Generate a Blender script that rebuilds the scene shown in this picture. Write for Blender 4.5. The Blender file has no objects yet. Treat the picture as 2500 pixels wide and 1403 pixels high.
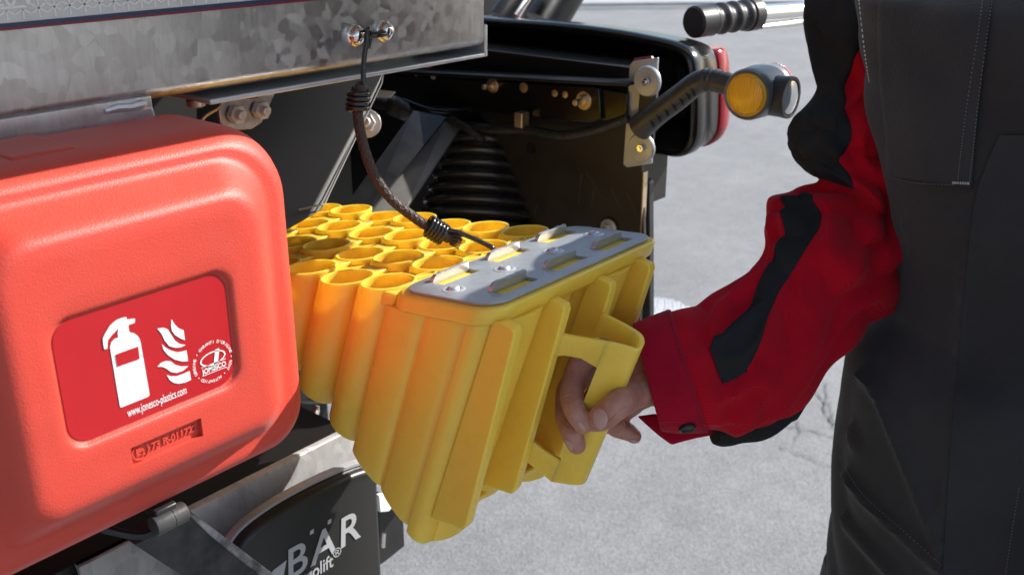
import bpy, bmesh, math, random
from mathutils import Vector, Matrix, noise
from mathutils.bvhtree import BVHTree
from mathutils.geometry import tessellate_polygon
random.seed(7)
R = math.radians
PI = math.pi
scene = bpy.context.scene
COL = scene.collection

# ------------------------------------------------------------------ camera
FPX, CU, CV = 2460.0, 1250.0, 701.5            # focal length and centre in photo pixels (2500 wide)
PITCH, AZ = R(21.3), R(39.7)                   # looking down, and angle to the truck's long side (world X)
CAM = Vector((0, 0, 1.40))
FH = Vector((math.cos(AZ), math.sin(AZ), 0))
RT = Vector((math.sin(AZ), -math.cos(AZ), 0))
FW = FH * math.cos(PITCH) + Vector((0, 0, -math.sin(PITCH)))
UP = RT.cross(FW)
cam_data = bpy.data.cameras.new('camera')
cam = bpy.data.objects.new('camera', cam_data)
COL.objects.link(cam)
cam.matrix_world = Matrix.Translation(CAM) @ Matrix((RT, UP, -FW)).transposed().to_4x4()
cam_data.sensor_width = 36.0
cam_data.lens = FPX / 2500 * 36.0
cam_data.clip_start = 0.02
cam_data.clip_end = 500
cam_data.dof.use_dof = True
cam_data.dof.focus_distance = 0.76
cam_data.dof.aperture_fstop = 11.0
scene.camera = cam

# ------------------------------------------------------------------ sky, sun, exposure
SUN_AZ, SUN_EL = R(68), R(34)                  # azimuth measured from the view direction, to the right
sh = RT * math.sin(SUN_AZ) + FH * math.cos(SUN_AZ)
SUN = (sh * math.cos(SUN_EL) + Vector((0, 0, math.sin(SUN_EL)))).normalized()
world = bpy.data.worlds.new('World')
scene.world = world
world.use_nodes = True
wn = world.node_tree
bg = wn.nodes['Background']
sky = wn.nodes.new('ShaderNodeTexSky')
sky.sky_type = 'NISHITA'
sky.sun_disc = False
sky.sun_elevation = SUN_EL
sky.sun_rotation = math.atan2(SUN.x, SUN.y)
wn.links.new(sky.outputs[0], bg.inputs[0])
bg.inputs[1].default_value = 0.10
sl = bpy.data.lights.new('sun', 'SUN')
sl.energy = 4.4
sl.angle = R(0.55)
sl.color = (1.0, 0.95, 0.88)
sun = bpy.data.objects.new('sun', sl)
COL.objects.link(sun)
sun.rotation_euler = SUN.to_track_quat('Z', 'Y').to_euler()
sun.location = (2, -2, 5)
scene.view_settings.view_transform = 'Standard'
scene.view_settings.look = 'None'
scene.view_settings.exposure = 1.02
scene.view_settings.gamma = 1.0

# ------------------------------------------------------------------ photo pixel -> place
def ray(u, v):
    return FW + RT * ((u - CU) / FPX) - UP * ((v - CV) / FPX)
def PD(u, v, d): return CAM + ray(u, v) * d
def PX(u, v, x):
    a = ray(u, v); return CAM + a * (x / a.x)
def PY(u, v, y):
    a = ray(u, v); return CAM + a * (y / a.y)
def PZ(u, v, z):
    a = ray(u, v); return CAM + a * ((z - CAM.z) / a.z)
def proj(p):
    q = p - CAM; z = q.dot(FW)
    return CU + FPX * q.dot(RT) / z, CV - FPX * q.dot(UP) / z, z

# ------------------------------------------------------------------ materials
def mat(name, col, rough=0.5, metal=0.0, var=0.0, vscale=8.0, bump=0.0, bscale=200.0, sss=0.0, sssr=(1, .4, .1),
        spec=0.5, col2=None, coat=0.0, rvar=0.0, stretch=None, detail=6.0, sheen=0.0, trans=0.0, dirt=0.0, dirtcol=(.2, .15, .1)):
    m = bpy.data.materials.new(name); m.use_nodes = True
    nt = m.node_tree; b = nt.nodes['Principled BSDF']
    def inp(n, v):
        if n in b.inputs: b.inputs[n].default_value = v
    inp('Base Color', (*col, 1)); inp('Roughness', rough); inp('Metallic', metal)
    inp('Specular IOR Level', spec); inp('Coat Weight', coat); inp('Coat Roughness', 0.15)
    inp('Sheen Weight', sheen); inp('Transmission Weight', trans)
    if sss:
        inp('Subsurface Weight', sss); inp('Subsurface Radius', sssr); inp('Subsurface Scale', 0.012)
    tc = nt.nodes.new('ShaderNodeTexCoord'); src = tc.outputs['Object']
    if stretch:
        mp = nt.nodes.new('ShaderNodeMapping'); mp.inputs['Scale'].default_value = stretch
        nt.links.new(src, mp.inputs[0]); src = mp.outputs[0]
    if var or col2 or rvar:
        n = nt.nodes.new('ShaderNodeTexNoise'); n.inputs['Scale'].default_value = vscale
        n.inputs['Detail'].default_value = detail; n.inputs['Roughness'].default_value = 0.62
        nt.links.new(src, n.inputs['Vector'])
        if var or col2:
            rp = nt.nodes.new('ShaderNodeValToRGB')
            c2 = col2 if col2 else tuple(min(1, c * (1 + var)) for c in col)
            c1 = tuple(c * (1 - var) for c in col) if var else col
            rp.color_ramp.elements[0].color = (*c1, 1); rp.color_ramp.elements[0].position = 0.32
            rp.color_ramp.elements[1].color = (*c2, 1); rp.color_ramp.elements[1].position = 0.68
            nt.links.new(n.outputs[0], rp.inputs[0]); nt.links.new(rp.outputs[0], b.inputs['Base Color'])
        if rvar:
            mr = nt.nodes.new('ShaderNodeMapRange')
            mr.inputs['From Min'].default_value = 0.3; mr.inputs['From Max'].default_value = 0.7
            mr.inputs['To Min'].default_value = max(0.03, rough - rvar); mr.inputs['To Max'].default_value = min(1, rough + rvar)
            nt.links.new(n.outputs[0], mr.inputs[0]); nt.links.new(mr.outputs[0], b.inputs['Roughness'])
    if dirt:
        bc = b.inputs['Base Color']; srcc = bc.links[0].from_socket if bc.links else None
        dn = nt.nodes.new('ShaderNodeTexNoise'); dn.inputs['Scale'].default_value = 34; dn.inputs['Detail'].default_value = 9; dn.inputs['Roughness'].default_value = .75
        nt.links.new(tc.outputs['Object'], dn.inputs['Vector'])
        dr = nt.nodes.new('ShaderNodeMapRange'); dr.inputs['From Min'].default_value = .50; dr.inputs['From Max'].default_value = .78
        dr.inputs['To Max'].default_value = dirt * 4; nt.links.new(dn.outputs[0], dr.inputs[0])
        mxc = nt.nodes.new('ShaderNodeMix'); mxc.data_type = 'RGBA'; nt.links.new(dr.outputs[0], mxc.inputs[0])
        if srcc: nt.links.new(srcc, mxc.inputs[6])
        else: mxc.inputs[6].default_value = (*col, 1)
        mxc.inputs[7].default_value = (*dirtcol, 1); nt.links.new(mxc.outputs[2], bc)
    if bump:
        n2 = nt.nodes.new('ShaderNodeTexNoise'); n2.inputs['Scale'].default_value = bscale
        n2.inputs['Detail'].default_value = 3.0
        nt.links.new(tc.outputs['Object'], n2.inputs['Vector'])
        bp = nt.nodes.new('ShaderNodeBump'); bp.inputs['Strength'].default_value = bump; bp.inputs['Distance'].default_value = 0.001
        nt.links.new(n2.outputs[0], bp.inputs['Height']); nt.links.new(bp.outputs[0], b.inputs['Normal'])
    return m

def galvanised(name, base=0.62, dark=0.30, scale=26.0, r0=0.26, r1=0.5, sf=.45):
    """zinc spangle: angular crystals with their own tone and gloss, plus rubbed streaks and dirt"""
    m = mat(name, (base, base, base), 0.35, 1.0); nt = m.node_tree; b = nt.nodes['Principled BSDF']
    tc = nt.nodes.new('ShaderNodeTexCoord')
    nz = nt.nodes.new('ShaderNodeTexNoise'); nz.inputs['Scale'].default_value = 9; nz.inputs['Detail'].default_value = 5
    nt.links.new(tc.outputs['Object'], nz.inputs['Vector'])
    mx = nt.nodes.new('ShaderNodeMix'); mx.data_type = 'VECTOR'; mx.inputs['Factor'].default_value = 0.035
    nt.links.new(tc.outputs['Object'], mx.inputs[4]); nt.links.new(nz.outputs['Color'], mx.inputs[5])
    vo = nt.nodes.new('ShaderNodeTexVoronoi'); vo.inputs['Scale'].default_value = scale
    nt.links.new(mx.outputs[1], vo.inputs['Vector'])
    st = nt.nodes.new('ShaderNodeTexNoise'); st.inputs['Scale'].default_value = 1.0; st.inputs['Detail'].default_value = 7
    st.inputs['Roughness'].default_value = 0.7
    mp = nt.nodes.new('ShaderNodeMapping'); mp.inputs['Scale'].default_value = (190, 190, 22)
    nt.links.new(tc.outputs['Object'], mp.inputs[0]); nt.links.new(mp.outputs[0], st.inputs['Vector'])
    ma = nt.nodes.new('ShaderNodeMix'); ma.data_type = 'FLOAT'; ma.inputs[0].default_value = sf
    sp = nt.nodes.new('ShaderNodeSeparateColor'); nt.links.new(vo.outputs['Color'], sp.inputs[0])
    nt.links.new(sp.outputs[0], ma.inputs[2]); nt.links.new(st.outputs[0], ma.inputs[3])
    rp = nt.nodes.new('ShaderNodeValToRGB')
    rp.color_ramp.elements[0].position = 0.2; rp.color_ramp.elements[0].color = (dark, dark * .97, dark * .96, 1)
    rp.color_ramp.elements[1].position = 0.75; rp.color_ramp.elements[1].color = (base, base, base * 1.01, 1)
    nt.links.new(ma.outputs[0], rp.inputs[0]); nt.links.new(rp.outputs[0], b.inputs['Base Color'])
    mr = nt.nodes.new('ShaderNodeMapRange'); mr.inputs['To Min'].default_value = r1; mr.inputs['To Max'].default_value = r0
    nt.links.new(sp.outputs[1], mr.inputs[0]); nt.links.new(mr.outputs[0], b.inputs['Roughness'])
    bp = nt.nodes.new('ShaderNodeBump'); bp.inputs['Strength'].default_value = 0.25; bp.inputs['Distance'].default_value = 0.0006
    nt.links.new(st.outputs[0], bp.inputs['Height']); nt.links.new(bp.outputs[0], b.inputs['Normal'])
    return m

def asphalt(name):
    m = mat(name, (.2, .2, .2), 0.85); nt = m.node_tree; b = nt.nodes['Principled BSDF']
    tc = nt.nodes.new('ShaderNodeTexCoord')
    def nz(s, d):
        n = nt.nodes.new('ShaderNodeTexNoise'); n.inputs['Scale'].default_value = s; n.inputs['Detail'].default_value = d
        n.inputs['Roughness'].default_value = 0.6
        nt.links.new(tc.outputs['Object'], n.inputs['Vector']); return n.outputs[0]
    vo = nt.nodes.new('ShaderNodeTexVoronoi'); vo.inputs['Scale'].default_value = 260.0
    nt.links.new(tc.outputs['Object'], vo.inputs['Vector'])
    sp = nt.nodes.new('ShaderNodeSeparateColor'); nt.links.new(vo.outputs['Color'], sp.inputs[0])
    fine = nz(190, 4); broad = nz(1.3, 5); mid = nz(11, 4)
    def mixf(a, c, f):
        x = nt.nodes.new('ShaderNodeMix'); x.data_type = 'FLOAT'; x.inputs[0].default_value = f
        nt.links.new(a, x.inputs[2]); nt.links.new(c, x.inputs[3]); return x.outputs[0]
    h = mixf(mixf(sp.outputs[0], fine, .45), mixf(broad, mid, .35), .58)
    rp = nt.nodes.new('ShaderNodeValToRGB')
    e = rp.color_ramp.elements
    e[0].position = 0.22; e[0].color = (.09, .092, .095, 1)
    e[1].position = 0.76; e[1].color = (.32, .325, .33, 1)
    k = e.new(0.46); k.color = (.185, .189, .194, 1)
    nt.links.new(h, rp.inputs[0]); nt.links.new(rp.outputs[0], b.inputs['Base Color'])
    bp = nt.nodes.new('ShaderNodeBump'); bp.inputs['Strength'].default_value = 0.6; bp.inputs['Distance'].default_value = 0.004
    nt.links.new(mixf(fine, vo.outputs['Distance'], .5), bp.inputs['Height']); nt.links.new(bp.outputs[0], b.inputs['Normal'])
    return m

M_asphalt = asphalt('asphalt')
M_crack = mat('crack_tar', (.10, .10, .10), .95)
M_galv = galvanised('galvanised_steel', .62, .42, 120, .30, .46, .72)
M_galvlow = galvanised('galvanised_tube', .74, .50, 90, .28, .48, .7)
M_galvlow.node_tree.nodes['Principled BSDF'].inputs['Metallic'].default_value = .55
M_zinc = mat('zinc_plate', (.60, .62, .64), .38, .6, var=.12, vscale=30, bump=.08, bscale=500)
M_spike = mat('spike_plate_zinc', (.45, .475, .49), .44, .6, var=.10, vscale=60, bump=.15, bscale=700)
M_bright = mat('bright_edge', (.82, .82, .82), .35, .9)
M_chrome = mat('chrome', (.80, .79, .77), .12, 1.0, rvar=.05, vscale=60)
M_brass = mat('passivated_bolt', (.62, .50, .34), .35, .9, var=.25, vscale=80)
M_black = mat('black_paint', (.007, .007, .007), .38, 0, rvar=.12, vscale=30, bump=.05)
M_blackgloss = mat('black_gloss', (.005, .005, .005), .20, 0, rvar=.06, vscale=20)
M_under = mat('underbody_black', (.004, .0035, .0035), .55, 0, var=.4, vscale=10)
M_rubber = mat('black_rubber', (.018, .018, .019), .42, 0, var=.25, vscale=40, bump=.12, bscale=350)
M_rubbergrey = mat('weathered_rubber', (.045, .045, .044), .40, 0, var=.25, vscale=40, bump=.12, bscale=350)
M_gaiter = mat('glossy_gaiter', (.026, .026, .027), .20, 0, rvar=.05, spec=.8, vscale=30)
M_plate = mat('dusty_black_plate', (.014, .011, .009), .50, 0, col2=(.026, .020, .015), vscale=14, bump=.08, rvar=.12)
M_scratch = mat('bare_scratch', (.12, .10, .085), .5, .2)
M_greypaint = mat('grey_dusty_paint', (.13, .13, .125), .55, 0, var=.3, vscale=12)
M_red = mat('red_rotomoulded_plastic', (.57, .046, .024), .50, 0, spec=.6, sheen=.06, var=.04, vscale=25, bump=.32, bscale=900, sss=.06, sssr=(1, .12, .08), dirt=.03, dirtcol=(.42, .12, .09))
M_label = mat('red_label_film', (.42, .010, .014), .22, 0, var=.05, vscale=20, bump=.03, bscale=60)
M_white = mat('white_print', (.82, .82, .81), .30, 0, bump=.03, bscale=120)
M_yellow = mat('yellow_plastic', (.95, .605, .075), .33, 0, var=.03, vscale=14, bump=.05, bscale=260, sss=.5, sssr=(1, .88, .45), dirt=.05, dirtcol=(.40, .26, .08))
M_amber = mat('amber_lens', (.90, .46, .03), .18, 0, var=.06, vscale=300, spec=.6)
M_clear = mat('clear_lens', (.80, .82, .84), .12, .35, spec=.6)
M_redlens = mat('red_lens', (.26, .006, .014), .14, 0, sss=.1, sssr=(1, .05, .05))
M_tape = mat('reflective_tape', (.62, .66, .68), .32, .05, var=.12, vscale=40)
M_tapeline = mat('tape_lines', (.92, .93, .94), .38, 0)
M_redline = mat('dark_red_edge', (.20, .01, .03), .4)
M_blue = mat('blue_panel_edge', (.02, .04, .12), .4)
M_cloth = mat('charcoal_work_cloth', (.037, .033, .032), .9, 0, var=.28, vscale=5, bump=.7, bscale=520, spec=.2, sheen=.10)
M_cloth2 = mat('navy_work_cloth', (.033, .031, .032), .9, 0, var=.28, vscale=5, bump=.7, bscale=520, spec=.2, sheen=.10)
M_redcloth = mat('red_work_cloth', (.42, .0025, .013), .9, 0, var=.10, vscale=9, bump=.6, bscale=520, spec=.12, sheen=.04)
M_redcuff = mat('red_cuff_cloth', (.33, .003, .018), .9, 0, var=.18, vscale=18, bump=.6, bscale=520, spec=.12, sheen=.04)
def twill(m):
    nt = m.node_tree; b = nt.nodes['Principled BSDF']; tc = [n for n in nt.nodes if n.type == 'TEX_COORD'][0]
    w = nt.nodes.new('ShaderNodeTexWave'); w.wave_type = 'BANDS'; w.bands_direction = 'DIAGONAL'; w.inputs['Scale'].default_value = 300
    w.inputs['Distortion'].default_value = 1.2; w.inputs['Detail'].default_value = 1; nt.links.new(tc.outputs['Object'], w.inputs['Vector'])
    bc = b.inputs['Base Color']; src = bc.links[0].from_socket; mx = nt.nodes.new('ShaderNodeMix'); mx.data_type = 'RGBA'; mx.blend_type = 'MULTIPLY'
    rp = nt.nodes.new('ShaderNodeMapRange'); rp.inputs['To Min'].default_value = .80; rp.inputs['To Max'].default_value = 1.18
    nt.links.new(w.outputs['Fac'], rp.inputs[0]); mx.inputs[0].default_value = 1; nt.links.new(src, mx.inputs[6]); nt.links.new(rp.outputs[0], mx.inputs[7]); nt.links.new(mx.outputs[2], bc)
for m_ in (M_cloth, M_cloth2, M_redcloth, M_redcuff): twill(m_)
M_band = mat('black_band_cloth', (.020, .019, .019), .9, 0, var=.2, vscale=8, bump=.7, bscale=520, spec=.15)
twill(M_band)
M_thread = mat('grey_thread', (.16, .165, .17), .8)
M_skin = mat('skin', (.38, .150, .100), .48, 0, col2=(.50, .24, .17), vscale=60, bump=.55, bscale=300, sss=.14, sssr=(1, .35, .2))
M_nail = mat('nail', (.50, .29, .24), .32, 0, sss=.1, sssr=(1, .4, .3))
M_hair = mat('hair', (.03, .02, .012), .6)
M_cord = mat('braided_cord', (.050, .030, .022), .55, 0, bump=.8, bscale=700)
M_wire = mat('black_coated_wire', (.012, .011, .011), .18, 0, spec=.7)
M_cover = mat('satin_black_cover', (.018, .018, .017), .36, 0, bump=.05, bscale=600)
M_letter = mat('silver_letters', (.40, .41, .43), .45, .1)
M_worn = mat('worn_black_steel', (.012, .012, .012), .42, .2, col2=(.06, .06, .06), vscale=45, detail=8)
M_wornedge = mat('worn_bright_edge', (.03, .03, .03), .40, .4, col2=(.42, .42, .42), vscale=60, detail=9)
M_head = mat('grey_lamp_housing', (.16, .165, .165), .32, .2, bump=.06, bscale=400)
M_alu = mat('aluminium_tread', (.75, .75, .75), .40, .35, var=.08, vscale=20)

# ------------------------------------------------------------------ objects
def empty(name, loc, label=None, cat=None, group=None):
    o = bpy.data.objects.new(name, None); COL.objects.link(o); o.location = loc
    o.empty_display_size = 0.05
    tag(o, label, cat, group)
    return o
def tag(o, label=None, cat=None, group=None, kind=None):
    if label: o['label'] = label
    if cat: o['category'] = cat
    if group: o['group'] = group
    if kind: o['kind'] = kind
    return o
WLOC = {}
def wloc(o):
    return WLOC.get(o.name, o.location.copy() if o.parent is None else Vector())
def obj(name, me, material, parent=None, smooth=True, angle=38, bevel=0.0, bseg=2, sub=0, solid=0.0):
    """me: bmesh in WORLD coordinates; the object's origin goes to the middle of its mesh"""
    bm = me
    bmesh.ops.remove_doubles(bm, verts=bm.verts, dist=1e-6)
    if len(bm.verts) == 0: bm.verts.new((0, 0, 0))
    lo = Vector((min(v.co[i] for v in bm.verts) for i in range(3)))
    hi = Vector((max(v.co[i] for v in bm.verts) for i in range(3)))
    c = (lo + hi) / 2
    for v in bm.verts: v.co -= c
    m = bpy.data.meshes.new(name); bm.to_mesh(m); bm.free()
    if smooth:
        for p in m.polygons: p.use_smooth = True
        m.set_sharp_from_angle(angle=R(angle))
    m.materials.append(material)
    o = bpy.data.objects.new(name, m); COL.objects.link(o)
    if parent is not None:
        o.parent = parent; o.location = c - wloc(parent)
    else:
        o.location = c
    WLOC[o.name] = c
    if solid:
        s = o.modifiers.new('solid', 'SOLIDIFY'); s.thickness = solid; s.offset = 0
    if bevel:
        b = o.modifiers.new('bevel', 'BEVEL'); b.width = bevel; b.segments = bseg; b.limit_method = 'ANGLE'; b.angle_limit = R(35)
    if sub:
        s = o.modifiers.new('sub', 'SUBSURF'); s.levels = sub; s.render_levels = sub
    return o
def NB(): return bmesh.new()
def quadgrid(bm, rows, closed_u=False, closed_v=False, flip=False):
    vs = [[bm.verts.new(p) for p in r] for r in rows]
    n, m = len(vs), len(vs[0])
    for i in range(n if closed_v else n - 1):
        for j in range(m if closed_u else m - 1):
            a, b, c, d = vs[i][j], vs[i][(j + 1) % m], vs[(i + 1) % n][(j + 1) % m], vs[(i + 1) % n][j]
            q = (a, d, c, b) if flip else (a, b, c, d)
            try: bm.faces.new(q)
            except ValueError: pass
    return vs
def cap(bm, ring, flip=False):
    try: bm.faces.new(list(reversed(ring)) if flip else ring)
    except ValueError: pass
def fixn(bm):
    bmesh.ops.recalc_face_normals(bm, faces=bm.faces); return bm
def box(bm, a, b):
    x0, x1 = sorted((a[0], b[0])); y0, y1 = sorted((a[1], b[1])); z0, z1 = sorted((a[2], b[2]))
    v = [bm.verts.new(p) for p in ((x0,y0,z0),(x1,y0,z0),(x1,y1,z0),(x0,y1,z0),(x0,y0,z1),(x1,y0,z1),(x1,y1,z1),(x0,y1,z1))]
    for f in ((0,3,2,1),(4,5,6,7),(0,1,5,4),(1,2,6,5),(2,3,7,6),(3,0,4,7)): bm.faces.new([v[i] for i in f])
    return bm
def prism(bm, poly, vec):
    """poly: world points (planar), pushed along vec"""
    a = [bm.verts.new(p) for p in poly]; b = [bm.verts.new(Vector(p) + vec) for p in poly]
    cap(bm, a); cap(bm, b, True)
    n = len(a)
    for i in range(n): bm.faces.new((a[i], b[i], b[(i + 1) % n], a[(i + 1) % n]))
    return fixn(bm)
def frame(d):
    d = d.normalized(); h = Vector((0, 0, 1)) if abs(d.z) < .9 else Vector((1, 0, 0))
    x = h.cross(d).normalized(); return x, d.cross(x)
def tube(bm, pts, rad, n=12, caps=True, flat=None):
    pts = [Vector(p) for p in pts]; k = len(pts)
    rr = rad if isinstance(rad, (list, tuple)) else [rad] * k
    x = None; rings = []
    for i, p in enumerate(pts):
        d = (pts[min(i + 1, k - 1)] - pts[max(i - 1, 0)])
        if d.length < 1e-9: d = Vector((0, 0, 1))
        d.normalize()
        if x is None: x, y = frame(d)
        else:
            x = (x - d * x.dot(d)); x = x.normalized() if x.length > 1e-6 else frame(d)[0]; y = d.cross(x)
        rings.append([p + (x * math.cos(2*PI*j/n) + y * math.sin(2*PI*j/n)) * rr[i] for j in range(n)])
    vs = quadgrid(bm, rings, closed_u=True)
    if caps: cap(bm, vs[0], True); cap(bm, vs[-1])
    return bm
def spline(pts, n):
    """Catmull-Rom through tuples of floats"""
    P = [Vector(p) if len(p) <= 4 else p for p in pts]; out = []; k = len(P)
    for i in range(n):
        t = i / (n - 1) * (k - 1); a = min(int(t), k - 2); f = t - a
        p0, p1, p2, p3 = P[max(a-1,0)], P[a], P[a+1], P[min(a+2,k-1)]
        out.append(0.5 * ((2*p1) + (p2-p0)*f + (2*p0-5*p1+4*p2-p3)*f*f + (3*p1-p0-3*p2+p3)*f*f*f))
    return out
def lathe(bm, c, axis, prof, n=24):
    """prof: list of (radius, distance along axis)"""
    x, y = frame(axis); axis = axis.normalized()
    rows = [[c + axis * h + (x * math.cos(2*PI*j/n) + y * math.sin(2*PI*j/n)) * max(r, 1e-5) for j in range(n)] for r, h in prof]
    vs = quadgrid(bm, rows, closed_u=True); cap(bm, vs[0], True); cap(bm, vs[-1])
    return fixn(bm)
def hexbolt(parent, c, axis, r=.007, stud=.012, m=None, name='bolt', washer=True):
    m = m or M_brass; bm = NB(); axis = axis.normalized()
    if washer: lathe(bm, c, axis, [(r*1.5, -.001), (r*1.5, .0012)], 20)
    x, y = frame(axis)
    poly = [c + axis*.0013 + (x*math.cos(k*PI/3) + y*math.sin(k*PI/3))*r for k in range(6)]
    prism(bm, poly, axis * r * .8)
    if stud: lathe(bm, c, axis, [(r*.52, r*.8+.0014), (r*.52, r*.8+stud), (r*.4, r*.8+stud+.001)], 12)
    return obj(name, bm, m, parent, bevel=.0004)
def textmesh(s, size, bold=0.0, spacing=1.0):
    c = bpy.data.curves.new('t', 'FONT'); c.body = s; c.size = size; c.offset = bold; c.space_character = spacing; c.resolution_u = 4
    o = bpy.data.objects.new('t', c); COL.objects.link(o)
    dg = bpy.context.evaluated_depsgraph_get(); me = bpy.data.meshes.new_from_object(o.evaluated_get(dg))
    vs = [v.co.copy() for v in me.vertices]; fs = [list(p.vertices) for p in me.polygons]
    bpy.data.objects.remove(o); bpy.data.curves.remove(c); bpy.data.meshes.remove(me)
    return vs, fs
def text_into(bm, s, size, org, ex, ey, bold=0.0, spacing=1.0, centre=False, width=None):
    vs, fs = textmesh(s, size, bold, spacing)
    if not vs: return
    x0, x1 = min(v.x for v in vs), max(v.x for v in vs)
    k = 1.0
    if width: k = width / (x1 - x0)
    off = (x0 + x1) / 2 if centre else x0
    b = [bm.verts.new(org + ex * ((v.x - off) * k) + ey * v.y) for v in vs]
    for f in fs:
        try: bm.faces.new([b[i] for i in f])
        except ValueError: pass
def extrude_all(bm, vec):
    r = bmesh.ops.extrude_face_region(bm, geom=list(bm.faces))
    for e in r['geom']:
        if isinstance(e, bmesh.types.BMVert): e.co += vec
    return fixn(bm)
def apply_mods(o):
    dg = bpy.context.evaluated_depsgraph_get(); me = bpy.data.meshes.new_from_object(o.evaluated_get(dg))
    old = o.data; o.modifiers.clear(); o.data = me; bpy.data.meshes.remove(old); return o
X, Y, Z = Vector((1, 0, 0)), Vector((0, 1, 0)), Vector((0, 0, 1))

# ================================================================== GROUND
bm = NB()
quadgrid(bm, [[(x, y, 0) for x in (-60, -10, 0, 10, 120)] for y in (-60, -10, 0, 10, 120)])
ground = tag(obj('ground', bm, M_asphalt, smooth=False), kind='structure')
def crack(pts, w):
    P = []
    for a, b in zip(pts, pts[1:]):
        for k in range(7):
            t = k / 7; P.append((a[0] + (b[0]-a[0])*t + random.uniform(-5, 5), a[1] + (b[1]-a[1])*t + random.uniform(-4, 4)))
    P.append(pts[-1]); W = [PZ(u, v, .004) for u, v in P]; bm = NB(); rows = []
    for i, p in enumerate(W):
        d = (W[min(i+1, len(W)-1)] - W[max(i-1, 0)]).normalized(); s = Vector((-d.y, d.x, 0)) * w * random.uniform(.25, 1.0)
        rows.append([p - s, p + s])
    quadgrid(bm, rows); obj('crack', bm, M_crack, ground, smooth=False)
crack([(1960,930),(2000,960),(2020,1010),(2045,1050),(2090,1075)], .0032)
crack([(1800,1030),(1880,1035),(1950,1040),(2010,1060),(2070,1078)], .0026)
crack([(1900,1085),(1960,1110),(2010,1130),(2080,1140)], .0020)
crack([(2016,935),(2030,1000),(2040,1035)], .0022)
crack([(2160,730),(2100,800),(2060,860)], .0022)
crack([(1945,1020),(1957,1050),(1940,1075)], .0018)
# far joint strip across the yard
bm = NB(); a, b = PZ(1100, 26, .005), PZ(2300, 12, .005); d = (b - a).normalized(); s = Vector((-d.y, d.x, 0))
a -= d*6; b += d*10
quadgrid(bm, [[a - s*.05, a + s*.05], [b - s*.05, b + s*.05]])
obj('drain_joint', bm, mat('joint_dark', (.07, .07, .07), .9), ground, smooth=False)
bm = NB(); prism(bm, [a + s*.4, b + s*.4, b + s*1.1, a + s*1.1], Z * .03)
tag(obj('gutter_strip', bm, mat('pale_gutter_stone', (.36, .37, .38), .85, var=.12, vscale=6)), kind='structure')

# ================================================================== TRUCK
truck = empty('flatbed_truck', (-1.0, 1.9, 0), 'black underbody of flatbed truck with galvanised side beam and tail lamp', 'truck')
YB = 0.62                                        # outer face of the side beam
zb = (PY(0, 312, YB).z + PY(1180, 112, YB).z) / 2
zt = (PY(0, 72, YB).z + PY(700, 6, YB).z) / 2
XE = PY(1181, 60, YB).x
print('beam z', zb, zt, 'end x', XE, PY(0,312,YB).z, PY(1180,112,YB).z, PY(0,72,YB).z, PY(700,6,YB).z)
# side beam: folded sheet, face + rounded lower bend + flange going in
prof = [(YB, zt + .10)]
rb = .009
for k in range(9):
    a = k / 8 * PI / 2; prof.append((YB + rb - rb * math.cos(a), zb + rb - rb * math.sin(a)))
prof += [(YB + .09, zb), (YB + .09, zb + .004)]
for k in range(8, -1, -1):
    a = k / 8 * PI / 2; r2 = rb - .004; prof.append((YB + rb - r2 * math.cos(a), zb + rb - r2 * math.sin(a)))
prof += [(YB + .004, zt + .10)]
bm = NB()
rows = [[Vector((x, y, z)) for y, z in prof] for x in [-1.5 + i * (XE + 1.5) / 40 for i in range(41)]]
vs = quadgrid(bm, rows, closed_u=True); cap(bm, vs[0]); cap(bm, vs[-1], True); fixn(bm)
beam = obj('side_beam', bm, M_galv, truck, angle=50)
tag(beam, 'galvanised side beam with spangled zinc surface')
# lower angle strip with the turned-up end
xs = PY(520, 238, YB).x
bm = NB(); box(bm, (xs, YB + .004, zb - .0105), (XE + .006, YB + .10, zb - .0065))
box(bm, (XE + .0062, YB + .004, zb - .0105), (XE + .0102, YB + .10, PY(1188, 62, YB).z))
obj('lower_angle', bm, M_zinc, truck, bevel=.0012)
# left inward lip under the beam (bracket of the box)
xl = PY(375, 290, YB).x
bm = NB(); pr = [(YB - .001, zb + .004), (YB - .001, zb - .010), (YB + .003, zb - .016), (YB + .05, zb - .016), (YB + .05, zb - .0125), (YB + .0045, zb - .0125), (YB + .0025, zb - .0105), (YB + .0025, zb + .004)]
prism(bm, [Vector((-.6, y, z)) for y, z in pr], X * (xl + .6))
obj('bracket_lip', bm, M_galvlow, truck, bevel=.0008)
bm = NB(); prism(bm, [PY(345, 262, YB - .001), PY(372, 258, YB - .001), PY(383, 296, YB - .001), PY(376, 298, YB - .001), PY(368, 268, YB - .001), PY(340, 272, YB - .001)], Y * .05)
obj('bracket_fold', bm, M_galvlow, truck, bevel=.0006)
bm = NB(); tube(bm, [PY(u, v, YB - .001) for u, v in ((255, 272), (285, 264), (320, 262), (345, 255), (356, 252))], [.002, .003, .0028, .0035, .002], 8)
obj('weld_bead', bm, M_galvlow, truck)
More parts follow.
